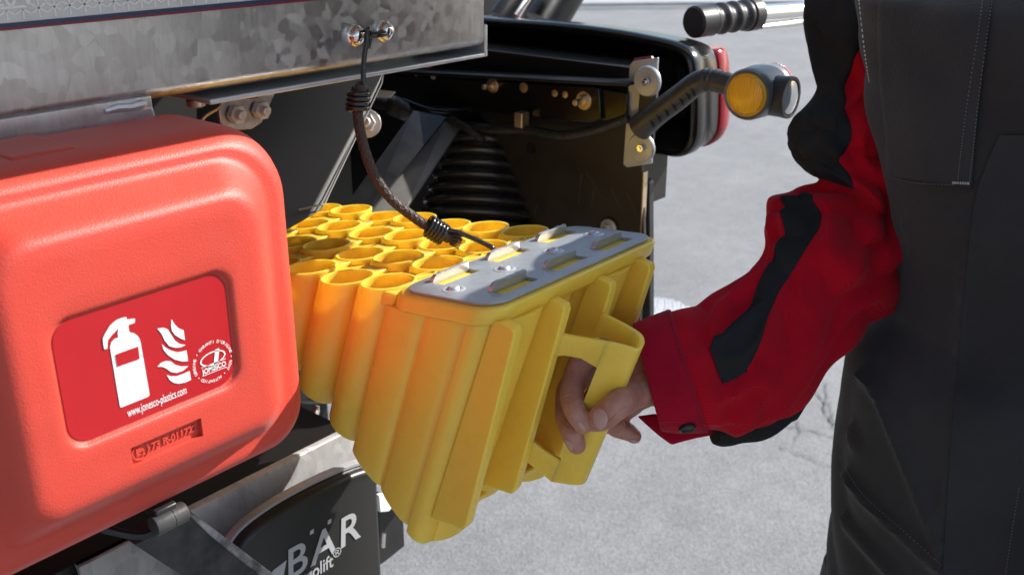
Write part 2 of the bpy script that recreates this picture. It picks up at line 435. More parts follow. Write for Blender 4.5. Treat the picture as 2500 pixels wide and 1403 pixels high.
# reflective tape on the panel above the beam
bm = NB(); box(bm, (-1.5, YB - .003, zt + .002), (XE - .08, YB + .0, zt + .10)); obj('side_panel', bm, M_zinc, truck)
bm = NB(); box(bm, (-1.5, YB - .0042, zt - .0004), (XE - .08, YB - .0031, zt + .0012)); obj('panel_edge_strip', bm, M_redline, truck, smooth=False)
bm = NB(); box(bm, (-1.5, YB - .0046, zt + .0013), (XE - .08, YB - .0031, zt + .0036)); obj('panel_blue_edge', bm, M_blue, truck, smooth=False)
tape_z0 = zt + .0040
bm = NB(); box(bm, (-1.2, YB - .0042, tape_z0), (XE - .085, YB - .0031, tape_z0 + .052)); tape = obj('reflective_tape', bm, M_tape, truck, smooth=False)
tag(tape, 'silver reflective tape with a pattern of small white cubes')
bm = NB(); hx = .0056; lw = .00048; yy = YB - .00455
def seg(p, q, w=lw):
    d = Vector((q[0]-p[0], q[1]-p[1])); d.normalize(); nrm = Vector((-d.y, d.x)) * w
    vs = [bm.verts.new((x_, yy, z_)) for x_, z_ in ((p[0]-nrm.x, p[1]-nrm.y), (q[0]-nrm.x, q[1]-nrm.y), (q[0]+nrm.x, q[1]+nrm.y), (p[0]+nrm.x, p[1]+nrm.y))]
    bm.faces.new(vs)
row = 0; zc = tape_z0 + .004
while zc < tape_z0 + .049:
    xc = -.25 + (hx * math.sqrt(3) / 2 if row % 2 else 0)
    while xc < XE - .10:
        P6 = [(xc + hx * math.sin(k * PI / 3), zc + hx * math.cos(k * PI / 3)) for k in range(6)]
        for k in (0, 1, 2): seg(P6[k], P6[k + 1])
        for k in (1, 3, 5): seg((xc, zc), P6[k]) if row % 2 == 0 or True else None
        xc += hx * math.sqrt(3)
    zc += hx * 1.5; row += 1
tp = [f for f in bm.faces if max(v.co.z for v in f.verts) > tape_z0 + .0515 or min(v.co.z for v in f.verts) < tape_z0 + .0004]
xq, zq = PY(68, 10, yy).x, PY(34, 18, yy).z
tp += [f for f in bm.faces if f not in tp and min(v.co.x for v in f.verts) < xq and max(v.co.z for v in f.verts) > zq]
bmesh.ops.delete(bm, geom=tp, context='FACES')
seg((xq - .06, zq), (xq, zq), .0007); seg((xq, zq), (xq, tape_z0 + .05), .0009)
text_into(bm, 'E0', .0145, Vector((PY(-14, 22, yy).x, yy, PY(20, 16, yy).z)), X, Z, bold=.0002)
tag(obj('cube_pattern', bm, M_tapeline, tape, smooth=False), kind='stuff')
zT_body = 1.395
# bed, sideboard and chassis that carry everything and keep the underside dark
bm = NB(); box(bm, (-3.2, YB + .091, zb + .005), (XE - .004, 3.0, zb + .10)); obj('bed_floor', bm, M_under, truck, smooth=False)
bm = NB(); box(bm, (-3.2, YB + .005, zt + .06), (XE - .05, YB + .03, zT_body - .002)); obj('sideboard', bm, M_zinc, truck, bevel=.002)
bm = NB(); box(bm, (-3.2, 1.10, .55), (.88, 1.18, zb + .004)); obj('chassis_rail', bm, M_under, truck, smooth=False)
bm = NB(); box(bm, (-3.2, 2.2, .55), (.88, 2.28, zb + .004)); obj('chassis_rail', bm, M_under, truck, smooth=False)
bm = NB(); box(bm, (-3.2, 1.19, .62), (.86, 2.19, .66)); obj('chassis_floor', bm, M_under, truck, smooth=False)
def wheel(x, y):
    bm = NB(); lathe(bm, Vector((x, y, .5)), Y, [(.30, -.14), (.46, -.145), (.49, -.12), (.50, -.06), (.50, .06), (.49, .12), (.46, .145), (.30, .14)], 48)
    t = obj('wheel', bm, M_rubber, truck)
    bm = NB(); lathe(bm, Vector((x, y, .5)), Y, [(.05, -.12), (.12, -.13), (.27, -.08), (.298, -.141), (.298, .141), (.2, .1), (.05, .1)], 32); obj('rim', bm, M_greypaint, t)
wheel(-1.7, .86); wheel(-1.7, 2.75)
# black under-bed panel with its thin bright edge, galvanised bracket with two nuts
def pan(name, px, y, th, m, **k):
    bm = NB(); prism(bm, [PY(u, v, y) for u, v in px], Y * th); return obj(name, bm, m, truck, **k)
def panx(name, px, x, th, m, **k):
    bm = NB(); prism(bm, [PX(u, v, x) for u, v in px], X * th); return obj(name, bm, m, truck, **k)
def pand(name, px, th, m, parent=None, **k):
    """px: (u, v, depth) points of one plane-like polygon, thickened away from the camera"""
    bm = NB(); prism(bm, [PD(*p) for p in px], FW * th); return obj(name, bm, m, parent or truck, **k)
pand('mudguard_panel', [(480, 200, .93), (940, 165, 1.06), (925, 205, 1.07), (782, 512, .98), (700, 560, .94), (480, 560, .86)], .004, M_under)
bm = NB(); tube(bm, [PD(937, 172, 1.057), PD(931, 205, 1.055), PD(805, 470, .984), PD(793, 498, .975), PD(728, 512, .945)], .0009, 6); obj('panel_rim', bm, M_greypaint, truck)
pan('support_plate', [(563, 215), (678, 215), (640, 300), (615, 316), (560, 320), (538, 300), (534, 270)], .74, .004, M_galv, bevel=.001)
for u, v in ((570, 278), (630, 268)): hexbolt(truck, PY(u, v, .7395), -Y, .0085, .006, M_galvlow, washer=False)
bm = NB(); tube(bm, spline([PY(548, 240, .735), PY(536, 262, .735), PY(500, 285, .735), PY(478, 320, .735)], 12), .0012, 6); obj('brake_pipe', bm, M_brass, truck)
for u, v, w_ in ((612, 234, 16), (1042, 154, 14), (478, 243, 9)):
    p = PY(u, v, YB + .03); bm = NB(); lathe(bm, Vector((p.x, p.y, zb - .0105)), -Z, [(.007, 0), (.007, .004), (.005, .0055)], 14); obj('bolt_head', bm, M_redlens if u != 478 else M_brass, truck)
# diagonal stays behind the chock
pand('dark_backing', [(860, 150, 1.55), (1260, 190, 1.55), (1240, 620, 1.55), (800, 620, 1.55)], .01, M_under)  # dark sheet added to hide the bright ground between the stays
pand('grey_stay', [(1095, 285, 1.25), (1130, 300, 1.25), (985, 520, 1.10), (880, 520, 1.10)], .01, M_greypaint)
pand('dark_stay', [(1010, 270, 1.22), (1090, 286, 1.22), (900, 520, 1.075), (830, 520, 1.075)], .012, M_black)
pand('bright_bolt_plate', [(928, 220, 1.2), (965, 224, 1.2), (952, 238, 1.2), (918, 236, 1.2)], .004, M_zinc)
hexbolt(truck, PD(896, 302, 1.06), -FW, .010, .004, M_galvlow)
# corrugated gaiter
ax = [PD(1178, 300, 1.31), PD(1166, 570, 1.31)]; bm = NB(); pts = []; rad = []
NB_ = 9 * 12
for i in range(NB_ + 1):
    t = i / NB_; pts.append(ax[0].lerp(ax[1], t)); rad.append((.037 + .047 * t) * (1 + (.16 - .03 * t) * (abs(math.sin(t * 9 * PI)) - .6)))
tube(bm, pts, rad, 40); obj('rubber_gaiter', bm, M_gaiter, truck, angle=60)
# rear lamp carrier: plate across the truck, channel, tail lamp
XP = .95
plate = panx('carrier_plate', [(1172, 262), (1530, 300), (1566, 380), (1572, 600), (1560, 800), (1180, 800)], XP, .006, M_plate, bevel=.001)
bm = NB(); p0, p1 = PX(1572, 420, XP), PX(1566, 800, XP); box(bm, (XP - .0012, p0.y - .001, p1.z), (XP + .007, p0.y + .0005, p0.z)); obj('plate_edge', bm, M_brass, plate, smooth=False)
for (u0, v0, u1, v1) in ((1420, 425, 1412, 500), (1450, 465, 1441, 512), (1490, 455, 1520, 520), (1440, 548, 1434, 575), (1310, 500, 1304, 540), (1530, 470, 1560, 540), (1430, 420, 1475, 490)):
    bm = NB(); a, b = PX(u0, v0, XP - .0006), PX(u1, v1, XP - .0006); s = Vector((0, .0005, 0)); bm.faces.new([bm.verts.new(q) for q in (a - s, a + s, b + s*.3, b - s*.3)]); obj('scratch', bm, M_scratch, plate, smooth=False)
for u, v in ((1232, 508), (1488, 556)):
    p = PX(u, v, XP)
    bm = NB(); lathe(bm, p, -X, [(.0135, -.001), (.0135, .0015), (.0105, .0016)], 28); obj('washer', bm, M_black, plate)
    hexbolt(plate, p - X * .002, -X, .0075, .010, M_zinc)
for u, v in ((1187, 344), (1298, 362)):
    bm = NB(); lathe(bm, PX(u, v, XP), -X, [(.0065, -.001), (.0065, .001)], 16); obj('plug', bm, M_black, plate)
panx('mudflap', [(1560, 440), (1574, 436), (1584, 446), (1586, 800), (1560, 800)], 1.0, .012, M_rubber, bevel=.002)
# channel in front of the plate
def chan(px, x, th, m, nm, **k): return panx(nm, px, x, th, m, **k)
chan([(900, 168), (1530, 205), (1530, 212), (900, 178)], .915, .04, M_black, 'channel_flange', bevel=.001)
chan([(900, 178), (1462, 214), (1468, 292), (1440, 300), (900, 246)], .925, .006, M_blackgloss, 'channel_web', bevel=.0015)
chan([(1463, 216), (1532, 228), (1530, 288), (1466, 296)], .930, .004, M_blackgloss, 'channel_end', bevel=.001)
for u, v, r_ in ((1203, 209, .006), (1426, 246, .007)): hexbolt(truck, PX(u, v, .925), -X, r_, .012, M_brass)
for u, v, r_ in ((1279, 214, .006), (1355, 228, .004), (1380, 231, .004), (1016, 178, .004), (1058, 186, .004)):
    bm = NB(); lathe(bm, PX(u, v, .925), -X, [(r_, 0), (r_, .001), (r_*.6, .0012)], 14); obj('rivet', bm, M_brass if u > 1100 else M_zinc, truck)
bm = NB(); p = PX(1280, 292, .92); box(bm, p + Vector((-.012, -.006, -.008)), p + Vector((.002, .006, .010))); obj('cable_clip', bm, M_brass, truck, bevel=.001)
# corrugated conduit
def conduit(path, r_, step=.0042):
    pp = spline(path, 200); bm = NB(); rr = []; L = 0; q = []
    for i, p in enumerate(pp):
        if i: L += (p - pp[i-1]).length
        q.append(p); rr.append(r_ * (1.0 if int(L / step * 2) % 2 else .84))
    tube(bm, q, rr, 12); return obj('corrugated_conduit', bm, M_rubber, truck, angle=60)
conduit([PX(985, 262, .90), PX(1040, 285, .90), PX(1090, 292, .90), PX(1170, 316, .905), PX(1280, 318, .915), PX(1370, 330, .915), PX(1450, 318, .915), PX(1535, 288, .92)], .0056)
conduit([PX(1100, 292, .895), PX(1140, 312, .895), PX(1180, 345, .90)], .005)
bm = NB(); tube(bm, spline([PX(920, 250, .88), PX(960, 258, .88), PX(990, 272, .885), PX(1035, 287, .89)], 14), [.008]*4 + [.013]*3 + [.012]*3 + [.007]*4, 14); obj('plug_connector', bm, M_rubber, truck)
bm = NB(); tube(bm, spline([PX(985, 245, .89), PX(1040, 266, .89), PX(1090, 273, .90), PX(1150, 268, .905)], 20), .003, 8); obj('cable', bm, M_blackgloss, truck)
# tail lamp: open-backed black housing, red lens on the far side
lampo = [(1120, 38), (1190, 46), (1350, 57), (1480, 72), (1590, 92), (1650, 108), (1680, 128), (1694, 165), (1699, 240), (1698, 320), (1690, 356), (1670, 380), (1640, 386), (1590, 378), (1400, 366), (1120, 345)]
def px_poly(px, x, n): return spline([tuple(PX(u, v, x)) for u, v in px], n)
XL = 1.0
L0 = px_poly(lampo, XL, 60); cy = sum(p.y for p in L0) / 60; cz = sum(p.z for p in L0) / 60
def inset(L, d, x):
    out = []; n = len(L)
    for i, p in enumerate(L):
        a, b = L[max(i-1, 0)], L[min(i+1, n-1)]; t = (b - a); t.x = 0; t.normalize(); nr = Vector((0, t.z, -t.y))
        if nr.dot(Vector((0, cy - p.y, cz - p.z))) < 0: nr = -nr
        q = p + nr * d; q.x = x; out.append(q)
    return out
bm = NB(); rows = [inset(L0, .034, XL + .055), inset(L0, .030, XL + .03), inset(L0, .020, XL + .022), inset(L0, .014, XL + .012), inset(L0, .010, XL + .002), inset(L0, .006, XL), inset(L0, .002, XL + .002), inset(L0, 0, XL + .006), inset(L0, 0, XL + .024), inset(L0, .003, XL + .028), inset(L0, .004, XL + .058)]
vs = quadgrid(bm, rows, closed_u=True); cap(bm, vs[0]); cap(bm, vs[-1]); fixn(bm)
lamp = obj('tail_lamp', bm, M_blackgloss, truck, angle=60); tag(lamp, 'black tail lamp housing with red lens')
_in = inset
def inset(L, d, x, zc=99):
    return [Vector((p.x, p.y, min(p.z, zc))) for p in _in(L, d, x)]
zl_ = PX(1700, 118, XL + .06).z
lens = NB(); rows = [inset(L0, .006, XL + .0585, zl_), inset(L0, .002, XL + .062, zl_), inset(L0, .003, XL + .080, zl_), inset(L0, .008, XL + .094, zl_), inset(L0, .016, XL + .098, zl_)]
vs = quadgrid(lens, rows, closed_u=True); cap(lens, vs[0]); cap(lens, vs[-1]); fixn(lens); obj('red_lens', lens, M_redlens, lamp, angle=60)
bm = NB(); lathe(bm, PX(1628, 322, XL + .05), -X, [(.009, 0), (.009, .010), (.007, .012)], 20); obj('stud', bm, M_rubbergrey, lamp)
# zinc bracket + rubber stalk + marker lamp
M_brk = mat('bracket_zinc', (.42, .45, .48), .36, .35, var=.1, vscale=40)
br = panx('marker_bracket', [(1537, 160), (1545, 150), (1606, 141), (1590, 400), (1530, 409), (1521, 402)], .935, .003, M_brk, bevel=.0008)
panx('bracket_back', [(1548, 143), (1590, 138), (1596, 150), (1546, 160)], .942, .003, M_redline)
for u, v in ((1581, 199), (1567, 361)):
    bm = NB(); lathe(bm, PX(u, v, .921), -X, [(.0165, -.001), (.0165, .001), (.015, .003), (.006, .0035), (.006, .003)], 28); obj('washer', bm, M_brk, br)
    hexbolt(br, PX(u, v, .917), -X, .0042, .002, M_chrome, washer=False)
panx('rubber_foot', [(1560, 215), (1578, 182), (1590, 182), (1600, 220), (1590, 345), (1580, 384), (1558, 384), (1550, 345)], .925, .009, M_rubber, bevel=.003)
XM = .915
stalk = [(1562, 312, .022), (1600, 280, .020), (1650, 243, .019), (1695, 208, .018), (1725, 196, .0175), (1750, 198, .017), (1800, 212, .0165), (1840, 225, .016)]
sp = spline([(*PX(u, v, XM - .01 * min(1, (u - 1562) / 150)), r_) for u, v, r_ in stalk], 60)
bm = NB(); rr = []
for i, p in enumerate(sp):
    u = proj(Vector(p[:3]))[0]; r_ = p[3] * .66
    if 1722 < u < 1790: r_ *= 1.0 + .07 * math.sin((u - 1722) / 68 * 6 * 2 * PI)
    rr.append(r_)
tube(bm, [Vector(p[:3]) for p in sp], rr, 24); st = obj('marker_stalk', bm, M_rubbergrey, truck, angle=70)
bm = NB()
for k in range(7):
    c0 = sp[8 + k * 3]; p = Vector(c0[:3]); t = (Vector(sp[9 + k*3][:3]) - p).normalized(); s_ = t.cross(X).normalized()
    if s_.z > 0: s_ = -s_
    q = p + s_ * c0[3] * .32 - X * c0[3] * .58
    tube(bm, [q - s_ * .004, q + s_ * .006], .0012, 6)
obj('stalk_groove', bm, M_under, st)
ML = PX(1822, 232, .88)                                   # middle of the amber lens
mk = 0.0212
bm = NB(); lathe(bm, ML, X, [(mk*1.0, .001), (mk*1.10, -.001), (mk*1.16, .002), (mk*1.17, .010), (mk*1.2, .024), (mk*1.17, .040), (mk*1.16, .048), (mk*1.0, .050)], 40)
head = obj('marker_lamp', bm, M_head, truck, angle=50); tag(head, 'round marker lamp with amber and clear lenses on rubber stalk')
bm = NB(); lathe(bm, ML, X, [(mk*.2, -.0035), (mk*.8, -.0028), (mk*.97, -.0005), (mk*.98, .004)], 36); amb = obj('amber_lens', bm, M_amber, head)
bm = NB()
for k in range(-6, 7):
    hy = k * mk * .13; hh = math.sqrt(max(0, (mk*.84)**2 - hy*hy)); t = hy * .25
    if hh > .003: tube(bm, [ML + Vector((-.0028, hy + hh*.12, -hh)), ML + Vector((-.0033, hy - hh*.12, hh))], .0005, 6)
obj('lens_rib', bm, M_amber, amb)
bm = NB()
xr_, yr_ = frame(X); quadgrid(bm, [[ML + X * h + (xr_ * math.cos(2*PI*k/36) + yr_ * math.sin(2*PI*k/36)) * mk * r_ for k in range(36)] for r_, h in ((.84, -.0026), (.88, -.0038), (.95, -.0010))], closed_u=True); obj('lens_ring', bm, M_amber, amb)
CL = ML + Vector((.024, -.034, -.002))
bm = NB(); lathe(bm, CL, -Y, [(mk*.9, -.03), (mk*.92, -.008), (mk*.95, -.001), (mk*.93, .001), (mk*.80, .0008), (mk*.78, -.002)], 36); rg = obj('side_lamp_ring', bm, M_rubber, head, angle=50)
bm = NB(); lathe(bm, CL, -Y, [(mk*.77, -.003), (mk*.74, .0002), (mk*.3, .0022), (mk*.1, .0024)], 30); obj('clear_lens', bm, M_clear, rg)
bm = NB(); lathe(bm, ML + X * .05, X, [(mk*1.15, 0), (mk*1.12, .006), (mk*.9, .012)], 36); obj('rear_red_lens', bm, M_redlens, head)
# dark hydraulic parts above the tail lamp
bm = NB(); tube(bm, [PD(1330, 60, 1.45), PD(1390, -40, 1.45)], .030, 20); obj('hydraulic_cylinder', bm, M_black, truck)
bm = NB(); tube(bm, [PD(1225, 50, 1.40), PD(1290, -40, 1.40)], .020, 20); obj('hydraulic_cylinder', bm, M_black, truck)
pand('lift_bracket', [(1180, -30, 1.5), (1345, -30, 1.5), (1300, 55, 1.5), (1180, 50, 1.5)], .02, M_under)
bm = NB(); tube(bm, [PD(1262, 40, 1.36), PD(1300, -20, 1.36)], .005, 10); obj('hydraulic_pipe', bm, M_chrome, truck)
# crossmember that carries plate and lamp
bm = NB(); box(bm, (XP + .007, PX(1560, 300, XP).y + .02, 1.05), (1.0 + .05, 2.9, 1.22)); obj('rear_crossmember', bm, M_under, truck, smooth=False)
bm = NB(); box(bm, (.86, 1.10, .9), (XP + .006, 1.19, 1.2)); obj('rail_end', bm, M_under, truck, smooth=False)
# under-run tube (galvanised) and black lift cover with lettering
YT = .70
zt0 = PY(880, 1052, YT).z; zt1 = PY(700, 1275, YT).z
print('top_c'); print('tube', zt0, zt1, PY(500,1225,YT).z)
zc_, hh = (zt0 + zt1) / 2, (zt0 - zt1) / 2; pr = []; rc = hh
pr = [(YT + .016, zt0 + .0015), (YT + .011, zt0 + .0015), (YT + .009, zt0), (YT + .002, zt1 + .016), (YT + .0015, zt1 + .006), (YT + .004, zt1 - .006), (YT + .010, zt1 - .016), (YT + .020, zt1 - .022), (YT + .020, zt1 - .018), (YT + .012, zt1 - .010), (YT + .008, zt1), (YT + .013, zt0 - .004)]
bm = NB(); rows = [[Vector((x, y, z)) for y, z in pr] for x in (PY(474, 1240, YT).x, .3, .4, .5, .62)]
vs = quadgrid(bm, rows, closed_u=True); cap(bm, vs[0]); cap(bm, vs[-1]); fixn(bm)
obj('underrun_rail', bm, M_galvlow, truck, angle=40)
bm = NB(); box(bm, (-.6, YT + .022, zt1 - .06), (.60, YT + .10, zt0 - .004)); obj('rail_backing', bm, M_under, truck, smooth=False)  # black block added so the area behind the rail stays dark
YC = .655
cpx = [(520, 1500), (552, 1400), (580, 1345), (615, 1300), (690, 1245), (780, 1195), (850, 1163), (895, 1147), (918, 1148), (925, 1162), (927, 1215), (931, 1300), (940, 1500)]
C0 = spline([tuple(PY(u, v, YC)) for u, v in cpx], 48); cy3 = sum((p for p in C0), Vector()) / 48
def insy(L, d, y):
    out = []
    for i, p in enumerate(L):
        t = (L[min(i+1, len(L)-1)] - L[max(i-1, 0)]); t.y = 0; t.normalize(); nr = Vector((t.z, 0, -t.x))
        if nr.dot(cy3 - p) < 0: nr = -nr
        q = p + nr * d; q.y = y; out.append(q)
    return out
bm = NB(); rows = [insy(C0, .006, YC), insy(C0, .003, YC + .0008), insy(C0, .001, YC + .003), insy(C0, 0, YC + .006), insy(C0, -.001, YC + .022)]
vs = quadgrid(bm, rows, closed_u=True); cap(bm, vs[0]); cap(bm, vs[-1]); fixn(bm)
cover = obj('lift_cover', bm, M_cover, truck, angle=60); tag(cover, 'satin black lift cover with silver lettering')
bm = NB(); rows = [insy(C0, -.0012, YC + .010), insy(C0, -.0040, YC + .010), insy(C0, -.0046, YC + .012), insy(C0, -.0046, YC + .018), insy(C0, -.0015, YC + .018)]
vs = quadgrid(bm, rows); fixn(bm); obj('chrome_trim', bm, M_zinc, cover, angle=60)
yl = YC - .0008
p0, p1 = PY(703, 1402, yl), PY(880, 1306, yl); bw = p1.x - p0.x; zl = (p0.z + p1.z) / 2; hgt = PY(860, 1262, yl).z - PY(872, 1312, yl).z
bm = NB()
hcap = (PY(845, 1258, yl).z - PY(838, 1326, yl).z) * 1.12; zl -= .0036
for ch, px_ in (('B', 703), ('A', 757), ('R', 832)):
    pp = PY(px_, 1402 - (px_ - 703) * .54, yl)
    text_into(bm, ch, hcap / .70, Vector((pp.x, yl, zl)), (X + Z * 0), Z + X * .10, bold=.0006)
for px_ in (758, 801):
    pp = PY(px_, 1321 - (px_ - 758) * .62, yl); z_ = zl + hcap * 1.06
    vs = [bm.verts.new((pp.x + a, yl, z_ + b)) for a, b in ((0, 0), (.0045, 0), (.0052, .0045), (.0007, .0045))]; bm.faces.new(vs)
obj('lettering', bm, M_letter, cover, smooth=False)
bm = NB(); q = PY(700, 1440, yl); wd = PY(820, 1395, yl).x - q.x
rr_ = PY(830, 1352, yl)
xb0, xb1 = PY(706, 1440, yl).x, PY(814, 1380, yl).x; zb2 = PY(812, 1381, yl).z
text_into(bm, 'cargolift', hcap * .62, Vector((xb0, yl, zb2)), X, Z + X * .06, bold=.0003, width=xb1 - xb0)
text_into(bm, '®', hcap * .42, Vector((PY(814, 1360, yl).x, yl, PY(820, 1360, yl).z)), X, Z, bold=.0001)
obj('small_lettering', bm, M_letter, cover, smooth=False)
bm = NB(); bl = [PY(640, 1425, yl), PY(668, 1390, yl), PY(700, 1366, yl), PY(697, 1380, yl), PY(685, 1440, yl)]; bm.faces.new([bm.verts.new(p) for p in bl]); obj('logo_block', bm, M_letter, cover, smooth=False)
# diagonal lift arm and flap beside the cover
pan('lift_arm', [(330, 1330), (445, 1262), (468, 1252), (664, 1403), (720, 1450), (560, 1480)], .60, .022, M_worn, bevel=.002)
pan('arm_edge', [(462, 1256), (470, 1250), (668, 1400), (726, 1448), (706, 1462), (640, 1408), (520, 1312)], .597, .026, M_wornedge, bevel=.001)
pan('rear_flap', [(925, 1200), (985, 1260), (988, 1332), (938, 1372), (925, 1380)], .76, .006, M_rubber, bevel=.001)
pan('white_stop', [(925, 1208), (962, 1205), (968, 1225), (950, 1248), (928, 1250)], .735, .006, M_tapeline, bevel=.001)
bm = NB(); tube(bm, [PY(938, 1300, .74), PY(936, 1335, .74)], .002, 8); obj('hinge_pin', bm, M_chrome, truck)
pan('rear_mount', [(735, 985), (800, 985), (770, 1060), (735, 1085)], .86, .01, M_black)
bm = NB(); tube(bm, spline([PY(775, 990, .82), PY(768, 1020, .82), PY(764, 1055, .82)], 10), [.002, .003, .004, .004, .005, .004, .003, .002, .002, .001], 8); obj('safety_clip', bm, M_chrome, truck)
# staple on the beam for the cord hook
bm = NB(); stp = []
for u, v in ((866, 87), (936, 77)):
    c = PY(u, v, YB)
    b2 = NB(); lathe(b2, c, -Y, [(.0085, -.001), (.0085, .0012), (.0072, .0022), (.0070, .0050), (.0058, .0072), (.0030, .0078), (.0026, .0062)], 26); obj('staple_screw', b2, M_chrome, truck, angle=50)
    stp.append(c)
tube(bm, spline([stp[0] + Vector((.006, -.004, 0)), stp[0].lerp(stp[1], .3) - Y * .011, stp[0].lerp(stp[1], .7) - Y * .011, stp[1] + Vector((-.006, -.004, 0))], 14), .0024, 10)
obj('staple_bar', bm, M_wire, truck)
# load body above the beam: it stands out over the beam and shades it
bm = NB(); box(bm, (-3.2, .44, zT_body), (.96, 3.0, zT_body + .5)); obj('load_body', bm, M_zinc, truck, bevel=.004)

# ================================================================== FIRE EXTINGUISHER BOX
YF = 0.53                                        # rim plane of the door
xr = PY(757, 850, YF).x; zT = PY(430, 345, YF).z; zB = PY(455, 1232, YF).z; xl_ = PY(-75, 1000, YF).x
print('box', xl_, xr, zB, zT, 'w', xr - xl_, 'h', zT - zB)
fbox = empty('extinguisher_box', ((xl_ + xr) / 2, YF + .2, zB), 'red plastic fire extinguisher box hung under the galvanised beam', 'box')
def rrect(x0, x1, z0, z1, r, y, n=12, s=10, low=1.0):
    """rounded rectangle, counter-clockwise seen from -Y; n points per corner, s per side"""
    pts = []
    q = r * low; cs = ((x1 - q, z0 + q, -90, q), (x1 - r, z1 - r, 0, r), (x0 + r, z1 - r, 90, r), (x0 + q, z0 + q, 180, q))
    for k, (cx, cz, a0, r) in enumerate(cs):
        arc = [Vector((cx + r * math.cos(R(a0 + 90 * i / n)), y, cz + r * math.sin(R(a0 + 90 * i / n)))) for i in range(n + 1)]
        pts += arc
        nx = cs[(k + 1) % 4]; b = Vector((nx[0] + nx[3] * math.cos(R(nx[2])), y, nx[1] + nx[3] * math.sin(R(nx[2]))))
        for i in range(1, s): pts.append(arc[-1].lerp(b, i / s))
    return pts
def brect(d, y, r):
    f = d / .048
    return rrect(xl_ + (PNL[0] - xl_) * f, xr + (PNL[1] - xr) * f, zB + (PNL[2] - zB) * f, zT + (PNL[3] - zT) * f, max(.004, r), y, low=.62)
RB = .050
YPAN = YF - .0270
PNL = (PY(70, 1000, YPAN).x, PY(628, 680, YPAN).x, PY(420, 1120, YPAN).z, PY(500, 505, YPAN).z)
xl_ = PNL[0] - .052
print('PNL', PNL, 'insets', PNL[0]-xl_, xr-PNL[1], PNL[2]-zB, zT-PNL[3])
prof = [(.000, .075, RB), (.000, .030, RB), (.0006, .022, RB), (.0025, .0135, RB), (.0055, .0070, RB-.002), (.0095, .0028, RB-.004), (.0125, .0006, RB-.006), (.0155, 0, RB-.008), (.0195, .0001, RB-.011), (.0225, -.0008, RB-.013),
        (.0255, -.0038, RB-.015), (.031, -.0110, RB-.018), (.037, -.0195, RB-.022), (.0405, -.0238, RB-.024), (.0440, -.0262, RB-.026), (.048, -.0270, RB-.028)]
lt = [PY(135, 800, YPAN), PY(548, 655, YPAN), PY(595, 925, YPAN), PY(172, 1090, YPAN)]
LX0 = (PY(122, 850, YPAN).x + PY(168, 1070, YPAN).x) / 2; LX1 = (PY(562, 720, YPAN).x + PY(590, 880, YPAN).x) / 2
LZ1 = (PY(180, 775, YPAN).z + PY(500, 668, YPAN).z) / 2; LZ0 = (PY(220, 1085, YPAN).z + PY(540, 955, YPAN).z) / 2
print('label', LX0, LX1, LZ0, LZ1, LX1 - LX0, LZ1 - LZ0)
def lrect(d, y): return rrect(LX0 + d, LX1 - d, LZ0 + d, LZ1 - d, .013 - d * .4, y)
bm = NB()
rows = [brect(d, YF + y, r) for d, y, r in prof]
pr_ = rows[-1]; lb = lrect(-.003, YPAN)
for k in (.25, .5, .75): rows.append([a.lerp(b, k) for a, b in zip(pr_, lb)])
rows += [lb, lrect(-.0012, YPAN + .0004), lrect(0, YPAN + .0012), lrect(.0004, YPAN + .0024), lrect(.0010, YPAN + .0031), lrect(.003, YPAN + .0034)]
vs = quadgrid(bm, rows, closed_u=True); cap(bm, vs[-1])
back = [v.co + Vector((0, .0, 0)) for v in vs[0]]
cap(bm, vs[0]); fixn(bm)
door = obj('door', bm, M_red, fbox, angle=40)
# approval plaque recess under the label
EX0, EX1 = PY(322, 1115, YPAN).x, PY(494, 1045, YPAN).x; EZ1 = (PY(320, 1092, YPAN).z + PY(492, 1020, YPAN).z) / 2; EZ0 = (PY(326, 1138, YPAN).z + PY(496, 1066, YPAN).z) / 2
bm = NB(); box(bm, (EX0, YPAN - .02, EZ0), (EX1, YPAN + .0035, EZ1)); cut = obj('cutter', bm, M_red)
mod = door.modifiers.new('b', 'BOOLEAN'); mod.object = cut; mod.operation = 'DIFFERENCE'; mod.solver = 'EXACT'
bpy.context.view_layer.update(); apply_mods(door); bpy.data.objects.remove(cut)
for p in door.data.polygons: p.use_smooth = True
door.data.set_sharp_from_angle(angle=R(40))
if not door.data.materials: door.data.materials.append(M_red)
# body behind the door
bm = NB(); rows = [[Vector((p.x, YF + .0755, p.z)) for p in brect(.010, 0, RB - .006)], [Vector((p.x, YF + .10, p.z)) for p in brect(.010, 0, RB - .006)], [Vector((p.x, YF + .105, p.z)) for p in brect(.006, 0, RB)], [Vector((p.x, YF + .20, p.z)) for p in brect(.006, 0, RB)], [Vector((p.x, YF + .55, p.z)) for p in brect(.012, 0, RB)]]
vs = quadgrid(bm, rows, closed_u=True); cap(bm, vs[0]); cap(bm, vs[-1]); fixn(bm); body = obj('body', bm, M_red, fbox, angle=40)
# raised ridge on the body top
bm = NB(); zr = zT - .006
prism(bm, [Vector((xl_ + .05, YF + .105, zr - .001)), Vector((xr - .045, YF + .105, zr - .001)), Vector((xr - .055, YF + .112, zr + .006)), Vector((xl_ + .06, YF + .112, zr + .006))], Y * .3); obj('top_ridge', bm, M_red, body, bevel=.003)
bm = NB(); prism(bm, [Vector((xl_ + .09, YF + .028, zT - .0005)), Vector((xl_ + .13, YF + .028, zT - .0005)), Vector((xl_ + .128, YF + .03, zT + .0012)), Vector((xl_ + .092, YF + .03, zT + .0012))], Y * .05); obj('door_catch', bm, M_red, door, bevel=.001)
